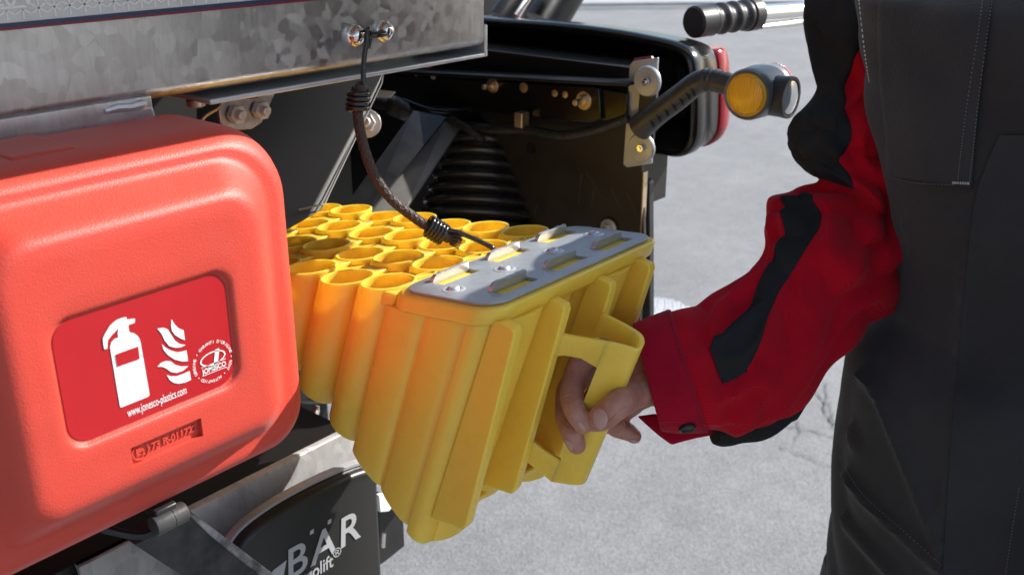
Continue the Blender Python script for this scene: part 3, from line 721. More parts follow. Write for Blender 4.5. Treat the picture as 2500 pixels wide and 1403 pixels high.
# label film with symbols
yl = YPAN + .0028
bm = NB(); ring = [bm.verts.new(p) for p in lrect(.0022, yl)]; bm.faces.new(ring); lab = obj('label', bm, M_label, fbox, smooth=False); tag(lab, 'glossy red label with white extinguisher and flame symbols')
yw = yl - .0004
def flat(name, polys, m=M_white, parent=lab, y=None):
    bm = NB()
    for pl in polys:
        P = [PY(u, v, yw if y is None else y) for u, v in pl]; V = [bm.verts.new(p) for p in P]
        for t in tessellate_polygon([[Vector((p.x, p.z, 0)) for p in P]]): bm.faces.new([V[k] for k in t])
    return obj(name, bm, m, parent, smooth=False)
k_ = 1403 / 560.0
def Zm(pts): return [(80 + a / k_, 600 + b / k_) for a, b in pts]
ext_body = Zm([(523, 560), (519, 535), (524, 505), (516, 462), (514, 452), (545, 440), (572, 434), (576, 450), (622, 444), (626, 452), (623, 470), (588, 482), (584, 490), (592, 528), (618, 534), (640, 548), (655, 572), (663, 610), (714, 905), (712, 916), (700, 924), (545, 986), (537, 986), (533, 978), (476, 640), (473, 618), (480, 590), (500, 568)])
hole = Zm([(506, 664), (645, 614), (655, 690), (518, 738)])
hose = Zm([(520, 448), (522, 470), (522, 500), (513, 516), (488, 540), (462, 572), (457, 596), (457, 628), (438, 632), (431, 600), (429, 566), (440, 540), (470, 490), (490, 470)])
flat('extinguisher_symbol', [ext_body, ]); flat('hose_symbol', [hose], y=yw - .0002)
flat('symbol_window', [hole], M_label, y=yw - .0004)
fl = [Zm([(848, 448), (866, 478), (890, 502), (912, 512), (922, 514), (931, 576), (905, 566), (870, 544), (852, 520), (846, 490)]),
      Zm([(762, 505), (800, 500), (825, 510), (848, 545), (870, 580), (900, 600), (936, 605), (905, 620), (870, 622), (835, 612), (808, 580), (790, 540)]),
      Zm([(790, 600), (812, 622), (845, 640), (885, 650), (915, 645), (940, 638), (950, 704), (915, 706), (870, 695), (828, 668), (800, 635)]),
      Zm([(762, 738), (785, 714), (815, 703), (845, 706), (870, 726), (905, 736), (952, 734), (920, 762), (880, 776), (845, 770), (815, 748), (790, 738)]),
      Zm([(820, 788), (845, 797), (880, 796), (920, 782), (960, 764), (968, 818), (935, 834), (895, 842), (862, 836), (838, 820)])]
for f_ in fl: flat('flame_symbol', [f_])
bm = NB(); a, b = PY(80 + 583 / k_, 600 + 1046 / k_, yw), PY(80 + 942 / k_, 600 + 902 / k_, yw)
text_into(bm, 'www.jonesco-plastics.com', .0078, Vector((a.x, yw, (a.z + b.z) / 2)), X, Z, bold=.00003, width=b.x - a.x); obj('web_lettering', bm, M_white, lab, smooth=False)
# round seal
sc = PY(80 + 1102 / k_, 600 + 706 / k_, yw); sr = (PY(80 + 1222 / k_, 600 + 680 / k_, yw).x - PY(80 + 984 / k_, 600 + 735 / k_, yw).x) / 2
sz = (PY(80 + 1112 / k_, 600 + 578 / k_, yw).z - PY(80 + 1090 / k_, 600 + 834 / k_, yw).z) / 2
bm = NB(); txt = "GENUINE • GARANTI D'ORIGINE • ECHT • AUTENTICO • "
ang = 200.0; step = 360.0 / len(txt)
for ch in txt:
    a = R(ang); c = sc + X * math.cos(a) * sr * .90 + Z * math.sin(a) * sz * .90; c.y = yw
    ex = Vector((math.sin(a), 0, -math.cos(a))); ey = Vector((math.cos(a), 0, math.sin(a)))
    if ch != ' ': text_into(bm, ch, .0027, c, ex, ey, centre=True, bold=.00003)
    ang -= step
obj('seal_ring_lettering', bm, M_white, lab, smooth=False)
bm = NB(); ec = PY(80 + 1102 / k_, 600 + 686 / k_, yw); n = 40
def ell(a, b, tilt=.30): return [ec + X * (a * math.cos(t)) + Z * (b * math.sin(t)) for t in [2 * PI * i / n for i in range(n)]]
for (A, B) in ((sr * .66, sz * .34),):
    o_, i_ = ell(A, B), ell(A * .90, B * .84)
    quadgrid(bm, [o_, i_], closed_u=True)
text_into(bm, 'J', .0125, ec - Z * .0042 + X * .0004, X * 1.25, Z + X * .25, centre=True, bold=.0006)
jl = ec - Z * sz * .62
text_into(bm, 'JONESCO', .0048, Vector((jl.x, yw, jl.z)), X, Z, centre=True, bold=.0001, width=sr * 1.25)
for dz_ in (.0045, -.0012):
    q = Vector((jl.x, yw, jl.z + dz_)); bm.faces.new([bm.verts.new(q + X * a + Z * b) for a, b in ((-sr*.64, 0), (sr*.64, 0), (sr*.64, .0004), (-sr*.64, .0004))])
obj('seal_emblem', bm, M_white, lab, smooth=False)
# raised approval mark in the recess
ye = YPAN + .0034
bm = NB(); cz_ = (EZ0 + EZ1) / 2; hE = EZ1 - EZ0; cxE = EX0 + hE * .56
text_into(bm, 'E', hE * .52, Vector((cxE - hE * .22, ye, cz_ - hE * .16)), X, Z, bold=.0002); text_into(bm, '2', hE * .36, Vector((cxE + hE * .03, ye, cz_ - hE * .22)), X, Z, bold=.0002)
text_into(bm, '73 R-011722', hE * .50, Vector((EX0 + hE * 1.12, ye, cz_ - hE * .16)), X, Z, bold=.0002, width=(EX1 - EX0) - hE * 1.3)
quadgrid(bm, [[Vector((cxE + math.cos(t) * r_, ye, cz_ + math.sin(t) * r_)) for t in [2*PI*i/28 for i in range(28)]] for r_ in (hE * .44, hE * .38)], closed_u=True)
extrude_all(bm, -Y * .0009); obj('approval_mark', bm, M_red, door, smooth=False)
# hinge roller under the door
bm = NB(); h0, h1 = PY(380, 1292, YF), PY(460, 1250, YF); zc2 = (h0.z + h1.z) / 2; L_ = h1.x - h0.x
lathe(bm, Vector((h0.x, YF + .004, zc2)), X, [(.0045, 0), (.0068, .0008), (.0070, .002), (.0070, L_*.55), (.0066, L_*.555), (.0066, L_*.565), (.0070, L_*.57), (.0070, L_ - .001), (.006, L_)], 26); hg = obj('hinge', bm, M_rubbergrey, fbox)
bm = NB(); box(bm, (h0.x + .003, YF + .002, zc2 + .004), (h1.x - .006, YF + .03, zB + .004)); obj('hinge_leaf', bm, M_rubber, hg, bevel=.001)
bm = NB(); tube(bm, spline([Vector((h0.x - .02, YF + .03, zc2 - .002)), Vector((h0.x - .004, YF + .012, zc2 - .008)), Vector((h0.x + .01, YF + .005, zc2 - .004))], 10), .003, 8); obj('hinge_clip', bm, M_black, hg)

# ================================================================== WHEEL CHOCK
CW = Vector((.99983507, .01079482, -.01460461)); CL_ = Vector((-.01221355, .99482907, -.10082637)); CN = CW.cross(CL_)
CO = CAM + Vector((.47997609, .41470269, -.26403148))
CD = (CL_ * .4171 - CN * .9089).normalized()
def cp(w, l, t): return CO + CW * w + CL_ * l + CD * t
def tb(l): return .237 - .85 * l + .85 * l * l if l > 0 else .237 - .80 * l * .3
chock = empty('wheel_chock', cp(.105, .2, .09), 'yellow honeycomb plastic wheel chock held by its handle', 'wheel chock')
def cobj(name, bm, m=None, parent=None, **k): return obj(name, fixn(bm), m or M_yellow, parent or chock, **k)
PW, PL = .0563, .0460
cols = [.0185, .0748, .1311, .1874]; rowsl = [.122 + PL * i for i in range(7)]
def ctube(wc, lc, ro, ri, t0, n=28):
    bm = NB(); rr_ = []
    def ring(r, tf): return [cp(wc + r * math.cos(2*PI*j/n), lc + r * math.sin(2*PI*j/n), tf(lc + r * math.sin(2*PI*j/n))) for j in range(n)]
    end = lambda l: max(t0 + .012, tb(l))
    rows = [ring(ri, lambda l: end(l)), ring(ri, lambda l: t0 + .02), ring(ri, lambda l: t0 + .0022), ring(ri + .0005, lambda l: t0 + .0006), ring(ri + .0016, lambda l: t0), ring(ro - .0016, lambda l: t0), ring(ro - .0005, lambda l: t0 + .0006), ring(ro, lambda l: t0 + .0022), ring(ro + .0006, lambda l: t0 + .6 * (end(l) - t0)), ring(ro + .0006, lambda l: end(l) - .002), ring(ro - .0012, lambda l: end(l))]
    quadgrid(bm, rows, closed_u=True, closed_v=True)
    return bm
for i, lc in enumerate(rowsl):
    for j, wc in enumerate(cols):
        t0 = 0.0 + random.uniform(0, .0012) + (.003 if (i + j) % 2 and i > 0 else 0)
        cobj('tube', ctube(wc, lc, .0226, .0190, t0), angle=50)
# webs joining the tubes, set a little below the rims
def cbox(bm, w0, w1, l0, l1, t0, t1=None):
    f = (lambda l: t1) if t1 is not None else (lambda l: max(t0 + .01, tb(l) - .006))
    a = [cp(w, l, t0) for w, l in ((w0, l0), (w1, l0), (w1, l1), (w0, l1))]; b = [cp(w, l, f(l)) for w, l in ((w0, l0), (w1, l0), (w1, l1), (w0, l1))]
    A = [bm.verts.new(p) for p in a]; B = [bm.verts.new(p) for p in b]
    bm.faces.new(A); bm.faces.new(B[::-1])
    for k in range(4): bm.faces.new((A[k], B[k], B[(k+1) % 4], A[(k+1) % 4]))
    return bm
for i, lc in enumerate(rowsl):
    for j in range(3):
        bm = NB(); cbox(bm, cols[j] + .020, cols[j+1] - .020, lc - .0110, lc + .0110, .0050); cobj('web', bm, bevel=.001)
    for j in range(4):
        if i < 6:
            bm = NB(); cbox(bm, cols[j] - .008, cols[j] + .008, lc + .019, lc + PL - .019, .006); cobj('web', bm, bevel=.001)
def arc(cw, cl, a0, a1, r=.0208, n=5): return [(cw + r * math.cos(R(a0 + (a1 - a0) * k / n)), cl + r * math.sin(R(a0 + (a1 - a0) * k / n))) for k in range(n + 1)]
for i in range(6):
    for j in range(3):
        o2 = arc(cols[j], rowsl[i], 88, 2) + arc(cols[j+1], rowsl[i], 178, 92) + arc(cols[j+1], rowsl[i+1], 268, 182) + arc(cols[j], rowsl[i+1], 358, 272)
        bm = NB(); vs = quadgrid(bm, [[cp(w, l, .0098) for w, l in o2], [cp(w, l, max(.02, tb(l) - .012)) for w, l in o2]], closed_u=True); cap(bm, vs[0]); cap(bm, vs[1])
        bmesh.ops.triangulate(bm, faces=[f for f in bm.faces if len(f.verts) > 4]); cobj('filler', bm, smooth=False)
# end block at the thin end
bm = NB(); cbox(bm, -.004, .210, .424, .450, .001, .032); cobj('toe_block', bm, bevel=.003)
# head block under the spike plate
def rr2(w0, w1, l0, l1, r, n=8):
    pts = []
    for cx, cz, a0 in ((w1 - r, l0 + r, -90), (w1 - r, l1 - r, 0), (w0 + r, l1 - r, 90), (w0 + r, l0 + r, 180)):
        pts += [(cx + r * math.cos(R(a0 + 90 * i / n)), cz + r * math.sin(R(a0 + 90 * i / n))) for i in range(n + 1)]
    return pts
def cext(bm, outline, levels):
    """levels: list of (t or function of l, outward offset)"""
    cw = sum(p[0] for p in outline) / len(outline); cl = sum(p[1] for p in outline) / len(outline); rows = []
    for tf, off in levels:
        row = []
        for w, l in outline:
            d = Vector((w - cw, l - cl)); d.normalize(); w2, l2 = w + d.x * off, l + d.y * off
            row.append(cp(w2, l2, tf(l2) if callable(tf) else tf))
        rows.append(row)
    vs = quadgrid(bm, rows, closed_u=True); cap(bm, vs[0]); cap(bm, vs[-1]); return bm
rim = rr2(-.006, .216, -.006, .0985, .022)
bm = NB(); cext(bm, rim, [(-.0005, -.012), (-.0005, -.004), (.0003, -.0015), (.002, 0), (.0125, .0003), (.0145, -.002), (.0148, -.006)]); cobj('head_rim', bm, angle=50)
# deck with small slots between plate and first tubes
bm = NB(); cbox(bm, -.001, .209, .094, .108, .0022, .014); cobj('deck', bm, bevel=.0015)
for j in range(4):
    if j < 3:
        bm = NB(); rws = [[cp((cols[j] + cols[j+1]) / 2 + a * math.cos(t), .1085 + a * .42 * math.sin(t), h) for t in [2*PI*q/20 for q in range(20)]] for a, h in ((.0115, .0024), (.0115, .0012), (.0095, .0012), (.0095, .0030))]
        quadgrid(bm, rws, closed_u=True); cobj('slot_lip', bm)
        bm = NB(); cbox(bm, cols[j] + .018, cols[j+1] - .018, .104, .118, .0026, .02); cobj('deck', bm, bevel=.0015)
# fluted flank + back wall of the head
out = []
def flank(side):
    pts = []
    w0 = -.002 if side < 0 else .212
    s_ = -1 if side < 0 else 1
    for lc, r_, dep in ((.080, .020, .0045), (.040, .018, .0035)):
        for k in range(9):
            a = PI * k / 8; pts.append((w0 + s_ * dep * math.sin(a) - s_ * .002, lc + r_ * math.cos(a)))
    pts.append((w0 - s_ * .003, .0195)); pts.append((w0 + s_ * .0015, .016))
    for k in range(6):
        a = R(90 * k / 5); pts.append((w0 + s_ * .0015 - s_ * .016 * (1 - math.cos(a)), .012 - .014 * math.sin(a)))
    return pts
nf = flank(-1); ff = flank(1)
def scal(a, b, l0, dep, n=9): return [(a + (b - a) * k / n, l0 - dep * math.sin(PI * k / n) ** .7) for k in range(n + 1)]
outline = nf + scal(.012, .058, -.003, .0085) + [(.0635, -.002), (.068, .010)] + scal(.070, .118, .010, .007) + [(.120, .010), (.1245, -.002)] + scal(.130, .174, -.003, .0085) + [(.18, -.002)] + ff[::-1]
bm = NB()
lv = [(.013, 0), (.05, .0004), (lambda l: tb(l) * .6, .001), (lambda l: tb(l) - .002, .0015), (lambda l: tb(l), 0)]
rows = [[cp(w, l, tf(l) if callable(tf) else tf) for w, l in outline] for tf, off in lv]
vs = quadgrid(bm, rows, closed_u=True); cap(bm, vs[0]); cap(bm, vs[-1]); bmesh.ops.triangulate(bm, faces=[f for f in bm.faces if len(f.verts) > 4])
cobj('head_block', bm, angle=35)
# four back ribs, chamfered on top; they lean out a little to the bottom
def rib(wc, wid, t1):
    bm = NB(); h = wid / 2; sec = []
    for t, o_ in ((.010, -.008), (.0135, -.020), (.018, -.0225), (.10, -.029), (t1 - .006, -.036), (t1, -.034)):
        sec.append([cp(wc - h, -.001, t), cp(wc - h * .92, o_ + .0012, t), cp(wc - h * .70, o_, t), cp(wc + h * .70, o_, t), cp(wc + h * .92, o_ + .0012, t), cp(wc + h, -.001, t)])
    vs = quadgrid(bm, sec, closed_u=True); cap(bm, vs[0]); cap(bm, vs[-1]); return bm
for wc, t1 in ((.007, .205), (.064, .200), (.124, .200), (.180, .205)):
    cobj('rib', rib(wc, .0098, t1), angle=40)
# bottom ledges between ribs
bm = NB(); cbox(bm, .068, .120, -.030, -.002, .188, .196); cobj('ledge', bm, bevel=.002)
bm = NB(); cbox(bm, .011, .059, -.012, -.002, .205, .212); cobj('ledge', bm, bevel=.002)
# handle: strap bent to a rounded nose, open on both sides for the fingers
def strap_pts(off=0.0):
    P = [(.0640, -.0225), (.0700, -.0400), (.0775, -.0620), (.0830, -.0735), (.0890, -.0790), (.0950, -.0795), (.1005, -.0765), (.1060, -.0690), (.1130, -.0500), (.1205, -.0260)]
    return spline([(a, b, 0) for a, b in P], 46)
SP = strap_pts()
def strap_norm(i):
    t = (SP[min(i+1, 45)] - SP[max(i-1, 0)]).normalized(); n_ = Vector((-t.y, t.x, 0))
    return n_ if n_.y > 0 else -n_     # points towards the chock
TH = .0052
bm = NB()
def strap(bm, i0, i1, ta, tz, round_t=.0016):
    rows = []
    for i in range(i0, i1 + 1):
        p = SP[i]; nn = strap_norm(i) * TH; a, z = ta(i), tz(i)
        q = [(0, a + round_t), (.2, a + .0003), (.8, a + .0003), (1, a + round_t), (1, z - round_t), (.8, z), (.2, z), (0, z - round_t)]
        rows.append([cp(p.x + nn.x * f, p.y + nn.y * f, t) for f, t in q])
    vs = quadgrid(bm, rows, closed_u=True); cap(bm, vs[0]); cap(bm, vs[-1])
def up_t(i): return .040 + .012 * min(1, i / 20) if i <= 22 else .052 - .012 * (i - 22) / 23
def up_b(i):
    x = i / 45; e = min(i, 45 - i)
    return up_t(i) + .0185 + .004 * max(0, (3 - e) / 3) + .006 * max(0, (e - 6) / 3)
I0, I1 = 9, 36
cobj_parts = NB()
strap(cobj_parts, 0, I0, lambda i: up_t(i), lambda i: up_b(i))
strap(cobj_parts, I0, I1, lambda i: up_t(i), lambda i: .192 - .004 * abs(i - 22) / 13)
strap(cobj_parts, I1, 45, lambda i: up_t(i), lambda i: up_b(i))
lo_a = lambda i: .134 + .030 * min(1, min(i, 45 - i) / 9.0) ** .75
strap(cobj_parts, 0, I0, lo_a, lambda i: lo_a(i) + .0245 - .003 * math.sin(PI * min(i, 45 - i) / 9))
strap(cobj_parts, I1, 45, lo_a, lambda i: lo_a(i) + .0245 - .003 * math.sin(PI * min(i, 45 - i) / 9))
tag(cobj('handle', cobj_parts, angle=40), 'strap handle with a rounded nose')
# spike plate, six teeth, four rivets
bm = NB(); PLo = rr2(-.001, .211, .0005, .0925, .019)
slots = [(.040, .070), (.105, .070), (.170, .070), (.040, .027), (.105, .027), (.170, .027)]
slots = []
for (u, v) in ((1112, 683), (1240, 630), (1357, 585), (1254, 705), (1380, 650), (1494, 603)):
    q = ray(u, v); tt = (CO - CAM).dot(CN) / q.dot(CN); p = CAM + q * tt - CO; slots.append((p.dot(CW), p.dot(CL_)))
print('teeth', [(round(a, 3), round(b, 3)) for a, b in slots])
cext(bm, PLo, [(-.0007, -.001), (-.0030, 0), (-.0034, -.0006)])
pl = cobj('spike_plate', bm, M_spike, angle=30)
cutb = NB()
for w_, l_ in slots:
    cbox(cutb, w_ - .0205, w_ + .0205, l_ - .0062, l_ + .0050, -.02, .012)
fixn(cutb); cut = obj('cutter', cutb, M_spike)
for ob in (pl,):
    mod = ob.modifiers.new('b', 'BOOLEAN'); mod.object = cut; mod.operation = 'DIFFERENCE'; mod.solver = 'EXACT'
    bpy.context.view_layer.update(); apply_mods(ob)
    for p in ob.data.polygons: p.use_smooth = True
    ob.data.set_sharp_from_angle(angle=R(30))
bpy.data.objects.remove(cut)
M_slot = mat('slot_floor_yellow', (.55, .20, .006), .45)
for w_, l_ in slots:
    bm = NB(); hw = .0205; sec = []
    for k, (lo, hi) in enumerate(((.0050, -.0012), (.0058, -.006), (.0058, -.0118))):
        pass
    # tooth: bent-up tongue along the inner edge of its slot, ragged sheared top
    base = [(-hw, -.0008), (-hw + .0010, -.0045), (-hw + .0034, -.0070)] + [(-hw + .005 + (2*hw - .007) * k / 9, -.0074 + random.uniform(-.0007, .0006)) for k in range(0, 10)] + [(hw - .0012, -.0064), (hw, -.0008)]
    A = [bm.verts.new(cp(w_ + a, l_ + .0050 + .0022 * (-b / .012), b - .0024)) for a, b in base]; B = [bm.verts.new(cp(w_ + a, l_ + .0086 + .0022 * (-b / .012), b - .0024)) for a, b in base]
    cap(bm, A); cap(bm, B, True)
    for k in range(len(A)): bm.faces.new((A[k], B[k], B[(k+1) % len(A)], A[(k+1) % len(A)]))
    cobj('tooth', bm, M_spike, pl, bevel=.0004, smooth=False)
for u, v in ((1108, 716), (1232, 666), (1350, 622), (1450, 580)):
    q = ray(u, v); tt = (CO - CAM).dot(CN) / q.dot(CN); c = CAM + q * tt + CN * .0034
    bm = NB(); lathe(bm, c, CN, [(.0105, -.0012), (.0085, .0001), (.0062, .0003), (.0048, -.0008), (.0046, .0012), (.0032, .0022), (.0018, .0022), (.0015, .0008)], 24); obj('rivet', bm, M_zinc, pl, angle=50)

# ================================================================== BUNGEE CORD
cord_root = empty('bungee_cord', PD(905, 400, .80), 'black braided bungee cord with coiled wire hooks hanging from the beam', 'bungee cord')
y0 = YB - .012
dh = proj(PY(895, 80, y0))[2]
q = ray(1200, 606); de = (CO - CAM).dot(CN) / q.dot(CN)
def dl(v): return dh + (de - dh) * min(1, max(0, (v - 90) / 510)) - .012 * math.sin(min(1, max(0, (v - 90) / 510)) * PI)
def cpx(pts): return [PD(u, v, dl(v)) for u, v in pts]
path = spline(cpx([(872, 212), (873, 250), (876, 300), (890, 365), (915, 430), (955, 485), (1003, 525), (1045, 553), (1072, 568)]), 70)
bm = NB(); tube(bm, path, .0039, 16); obj('cord', bm, M_cord, cord_root)
bm = NB()
for s_ in (1, -1):                                          # braid: two sets of fine helical ridges
    for ph in range(6):
        hp = []
        for i, p in enumerate(path):
            d_ = (path[min(i+1, 69)] - path[max(i-1, 0)]).normalized(); x_, y_ = frame(d_); a = s_ * i * .42 + ph * PI / 3
            hp.append(p + (x_ * math.cos(a) + y_ * math.sin(a)) * .0038)
        tube(bm, spline([tuple(h) for h in hp], 210), .00055, 5, caps=False)
tag(obj('braid', bm, M_cord, cord_root), kind='stuff')
def coil(path_px, turns, rc, end_a, end_b):
    c0, c1 = path_px; d_ = (c1 - c0); L = d_.length; d_.normalize(); x_, y_ = frame(d_); P = list(end_a)
    for i in range(int(turns * 18) + 1):
        a = 2 * PI * i / 18; P.append(c0 + d_ * (L * i / (turns * 18)) + (x_ * math.cos(a) + y_ * math.sin(a)) * rc)
    P += list(end_b); return P
top = cpx([(876, 222), (872, 272)])
P = coil((top[0], top[1]), 4.2, .0078, [], [])
bm = NB(); tube(bm, P, .0021, 10); tube(bm, spline(cpx([(903, 222), (897, 225), (890, 216), (887, 190), (888, 150), (893, 110), (896, 85)]) + [PY(899, 72, y0 - .001), PY(905, 74, YB - .004), PY(903, 95, YB - .002), PY(899, 118, YB - .003)], 50), .0021, 10)
obj('hook', bm, M_wire, cord_root)
bm = NB(); tube(bm, cpx([(880, 225), (882, 208)]), [.0055, .0048], 12)
for k in range(40):
    a = random.uniform(0, 2*PI); o_ = PD(882, 210, dl(210)) + (RT * math.cos(a) + FW * math.sin(a)) * random.uniform(0, .005); tube(bm, [o_, o_ + UP * random.uniform(.001, .004)], .0004, 4)
obj('frayed_end', bm, M_cord, cord_root)
bot = cpx([(1045, 551), (1085, 576)])
P = coil((bot[0], bot[1]), 5.2, .0080, [], [])
bm = NB(); tube(bm, P, .0021, 10)
tube(bm, spline(cpx([(1078, 560), (1095, 562), (1120, 568), (1160, 584), (1190, 598), (1203, 606)]) + [PD(1212, 618, de + .004), PD(1214, 640, de + .01)], 40), .0021, 10)
obj('hook', bm, M_wire, cord_root)
bm = NB(); fc = cpx([(1088, 578)])[0]; tube(bm, cpx([(1078, 571), (1094, 580), (1108, 583)]), [.0052, .0050, .0034], 12)
dfr = (cpx([(1125, 585)])[0] - fc).normalized(); fx, fy = frame(dfr)
for k in range(120):
    a = random.uniform(0, 2*PI); r_ = random.uniform(0, .0055); o_ = cpx([(1100, 581)])[0] + (fx * math.cos(a) + fy * math.sin(a)) * r_
    tube(bm, [o_, o_ + dfr * random.uniform(.004, .010) + (fx * math.cos(a) + fy * math.sin(a)) * r_ * .5], .0004, 4)
obj('frayed_end', bm, M_cord, cord_root)

# ================================================================== PERSON
PC = PD(2490, 500, .82); PC.z = 0
person = empty('person', (PC.x, PC.y, 0), 'person in dark work clothes with red sleeve gripping the yellow handle', 'person')
# ---- torso: world-space rings shifted so that their left outline lies where the photo shows it
outl = [(-400, 2150), (-200, 2120), (0, 2096), (120, 2108), (250, 2128), (400, 2150), (460, 2160), (560, 2178), (680, 2186), (740, 2182), (790, 2122), (850, 2072), (920, 2062), (1020, 2055), (1110, 2044), (1200, 2036), (1300, 2028), (1400, 2020), (1600, 2010)]
def out_u(v):
    if v <= outl[0][0]: return outl[0][1]
    for (v0, u0), (v1, u1) in zip(outl, outl[1:]):
        if v0 <= v <= v1: return u0 + (u1 - u0) * (v - v0) / (v1 - v0)
    return outl[-1][1]
TN = 96
def torso_ring(z, a, b):
    c = Vector((PC.x, PC.y, z))
    for it in range(6):
        P = [c + Vector((a * math.copysign(abs(math.cos(t))**.85, math.cos(t)), b * math.copysign(abs(math.sin(t))**.85, math.sin(t)), 0)) for t in [2*PI*i/TN for i in range(TN)]]
        m_ = min((proj(p) for p in P), key=lambda q: q[0]); c += RT * ((out_u(m_[1]) - m_[0]) * m_[2] / FPX)
    k = min(1.0, max(0.0, (z - 1.325) / .045))
    P = [Vector((p.x + .03 * k, c.y + (p.y - c.y) * (1 - .70 * k) if p.y > c.y else p.y, p.z)) for p in P]
    return P, c
bm = NB(); rows = []; cen = {}
zs = [.70 + i * .012 for i in range(62)]
for z in zs:
    f = (z - .70) / .73
    a = .150 + .02 * math.sin(f * PI) - (.03 * max(0, f - .85) / .15); b = .185 + .02 * math.sin(f * PI) - (.05 * max(0, f - .88) / .12)
    P, c = torso_ring(z, a, b); cen[z] = c; rows.append(P)
def fold(p, k=1.0):
    n1 = noise.noise(Vector((p.x * 9, p.y * 9, p.z * 3.2))); n2 = noise.noise(Vector((p.x * 6 + p.z * 10, p.y * 6, p.z * 8 - p.x * 9)))
    return (n1 * .008 + (abs(n2) - .3) * .012) * k
cx = Vector((sum(c.x for c in cen.values()) / len(cen), sum(c.y for c in cen.values()) / len(cen), 0))
rows2 = []
for P in rows:
    c = sum(P, Vector()) / len(P); rows2.append([p + (p - c).normalized() * fold(p) for p in P])
vs = quadgrid(bm, rows2, closed_u=True); cap(bm, vs[0]); cap(bm, vs[-1]); fixn(bm)
# hand-placed creases seen on the hip: push a valley / ridge along lines
def crease(bm, line, depth, width):
    W = []
    for (u, v) in spline([(a, b, 0) for a, b in line], 24) and [(q.x, q.y) for q in spline([(a, b, 0) for a, b in line], 24)]: W.append((u, v))
    for vtx in bm.verts:
        u, v, z = proj(vtx.co); nrm = (vtx.co - Vector((cx.x, cx.y, vtx.co.z))).normalized()
        if nrm.dot(FW) > .1: continue
        best = 1e9; sgn = 0
        for (a, b), (a2, b2) in zip(W, W[1:]):
            dx, dy = a2 - a, b2 - b; L2 = dx*dx + dy*dy; t = max(0, min(1, ((u-a)*dx + (v-b)*dy) / L2)); ex, ey = u - a - dx*t, v - b - dy*t; d2 = ex*ex + ey*ey
            if d2 < best: best = d2; sgn = dx * ey - dy * ex
        d_ = math.sqrt(best) / width
        if d_ < 3: vtx.co += nrm * depth * ((math.exp(-d_*d_) if sgn > 0 else math.exp(-d_*d_*5)) )
rows3 = None
bm2 = NB(); 
import itertools
fine = []
# denser grid for the visible part
def ring_at(zv):
    f = (zv - .70) / .012; i = max(0, min(len(rows2) - 2, int(f))); return [a.lerp(b, f - i) for a, b in zip(rows2[i], rows2[i+1])]
zz = [.70 + i * .005 for i in range(146)]
for zv in zz:
    r0 = ring_at(zv); rr_ = []
    for i in range(TN): rr_ += [r0[i], r0[i].lerp(r0[(i+1) % TN], .5)]
    fine.append(rr_)
bm.free(); bm = NB(); vs = quadgrid(bm, fine, closed_u=True); cap(bm, vs[0]); cap(bm, vs[-1]); fixn(bm)
crease(bm, [(2066, 872), (2110, 905), (2160, 965), (2200, 1060), (2290, 1290), (2330, 1400)], .012, 20)
crease(bm, [(2060, 930), (2075, 1010), (2095, 1090)], .008, 14)
crease(bm, [(2045, 1120), (2120, 1220), (2230, 1320), (2300, 1390)], .009, 15)
crease(bm, [(2040, 1210), (2090, 1290), (2190, 1400)], .010, 18)
crease(bm, [(2200, 560), (2300, 520), (2420, 560)], .005, 28)
crease(bm, [(2350, 950), (2420, 1000), (2500, 1080)], .006, 20)
crease(bm, [(2380, 470), (2360, 650), (2345, 830), (2325, 1050), (2300, 1403)], .006, 10)
bmesh.ops.smooth_vert(bm, verts=bm.verts, factor=.35, use_axis_x=True, use_axis_y=True, use_axis_z=True)
tor_bvh = BVHTree.FromBMesh(bm)
jacket = obj('overall', bm, M_cloth, person, angle=60)
def drape(name, lft, rgt, nu, nv, off, m, parent, bvh=None, skirt=.0018):
    bvh = bvh or tor_bvh
    A = spline([(a, b, 0) for a, b in lft], nu); B = spline([(a, b, 0) for a, b in rgt], nu); rows = []; last = None
    for a, b in zip(A, B):
        row = []
        for j in range(nv):
            q = a.lerp(b, j / (nv - 1)); d_ = ray(q.x, q.y).normalized(); h = bvh.ray_cast(CAM, d_)
            if h[0] is None: row.append(None); continue
            nrm = h[1] if h[1].dot(d_) < 0 else -h[1]; e = min(j, nv - 1 - j); row.append(h[0] - d_ * off)
        rows.append(row)
    bm = NB(); V = [[bm.verts.new(p) if p is not None else None for p in r] for r in rows]
    for i in range(nu - 1):
        for j in range(nv - 1):
            f = (V[i][j], V[i][j+1], V[i+1][j+1], V[i+1][j])
            if None not in f: bm.faces.new(f)
    ed = [e for e in bm.edges if e.is_boundary]; r = bmesh.ops.extrude_edge_only(bm, edges=ed)
    for g in r['geom']:
        if isinstance(g, bmesh.types.BMVert): g.co += (g.co - CAM).normalized() * (skirt + off)
    bmesh.ops.delete(bm, geom=[v for v in bm.verts if not v.link_faces], context='VERTS')
    bm.normal_update(); return obj(name, bm, m, parent, angle=55)
pk = drape('thigh_pocket', [(2150, -60), (2142, 60), (2146, 200), (2160, 330), (2163, 430)], [(2425, -60), (2412, 60), (2398, 180), (2382, 330), (2372, 458)], 40, 22, .0032, M_cloth2, jacket)
drape('front_panel', [(2440, 330), (2385, 470), (2362, 640), (2345, 830), (2322, 1080), (2300, 1420)], [(2640, 330), (2640, 470), (2640, 640), (2640, 830), (2640, 1080), (2640, 1420)], 60, 22, .0022, M_cloth2, jacket)
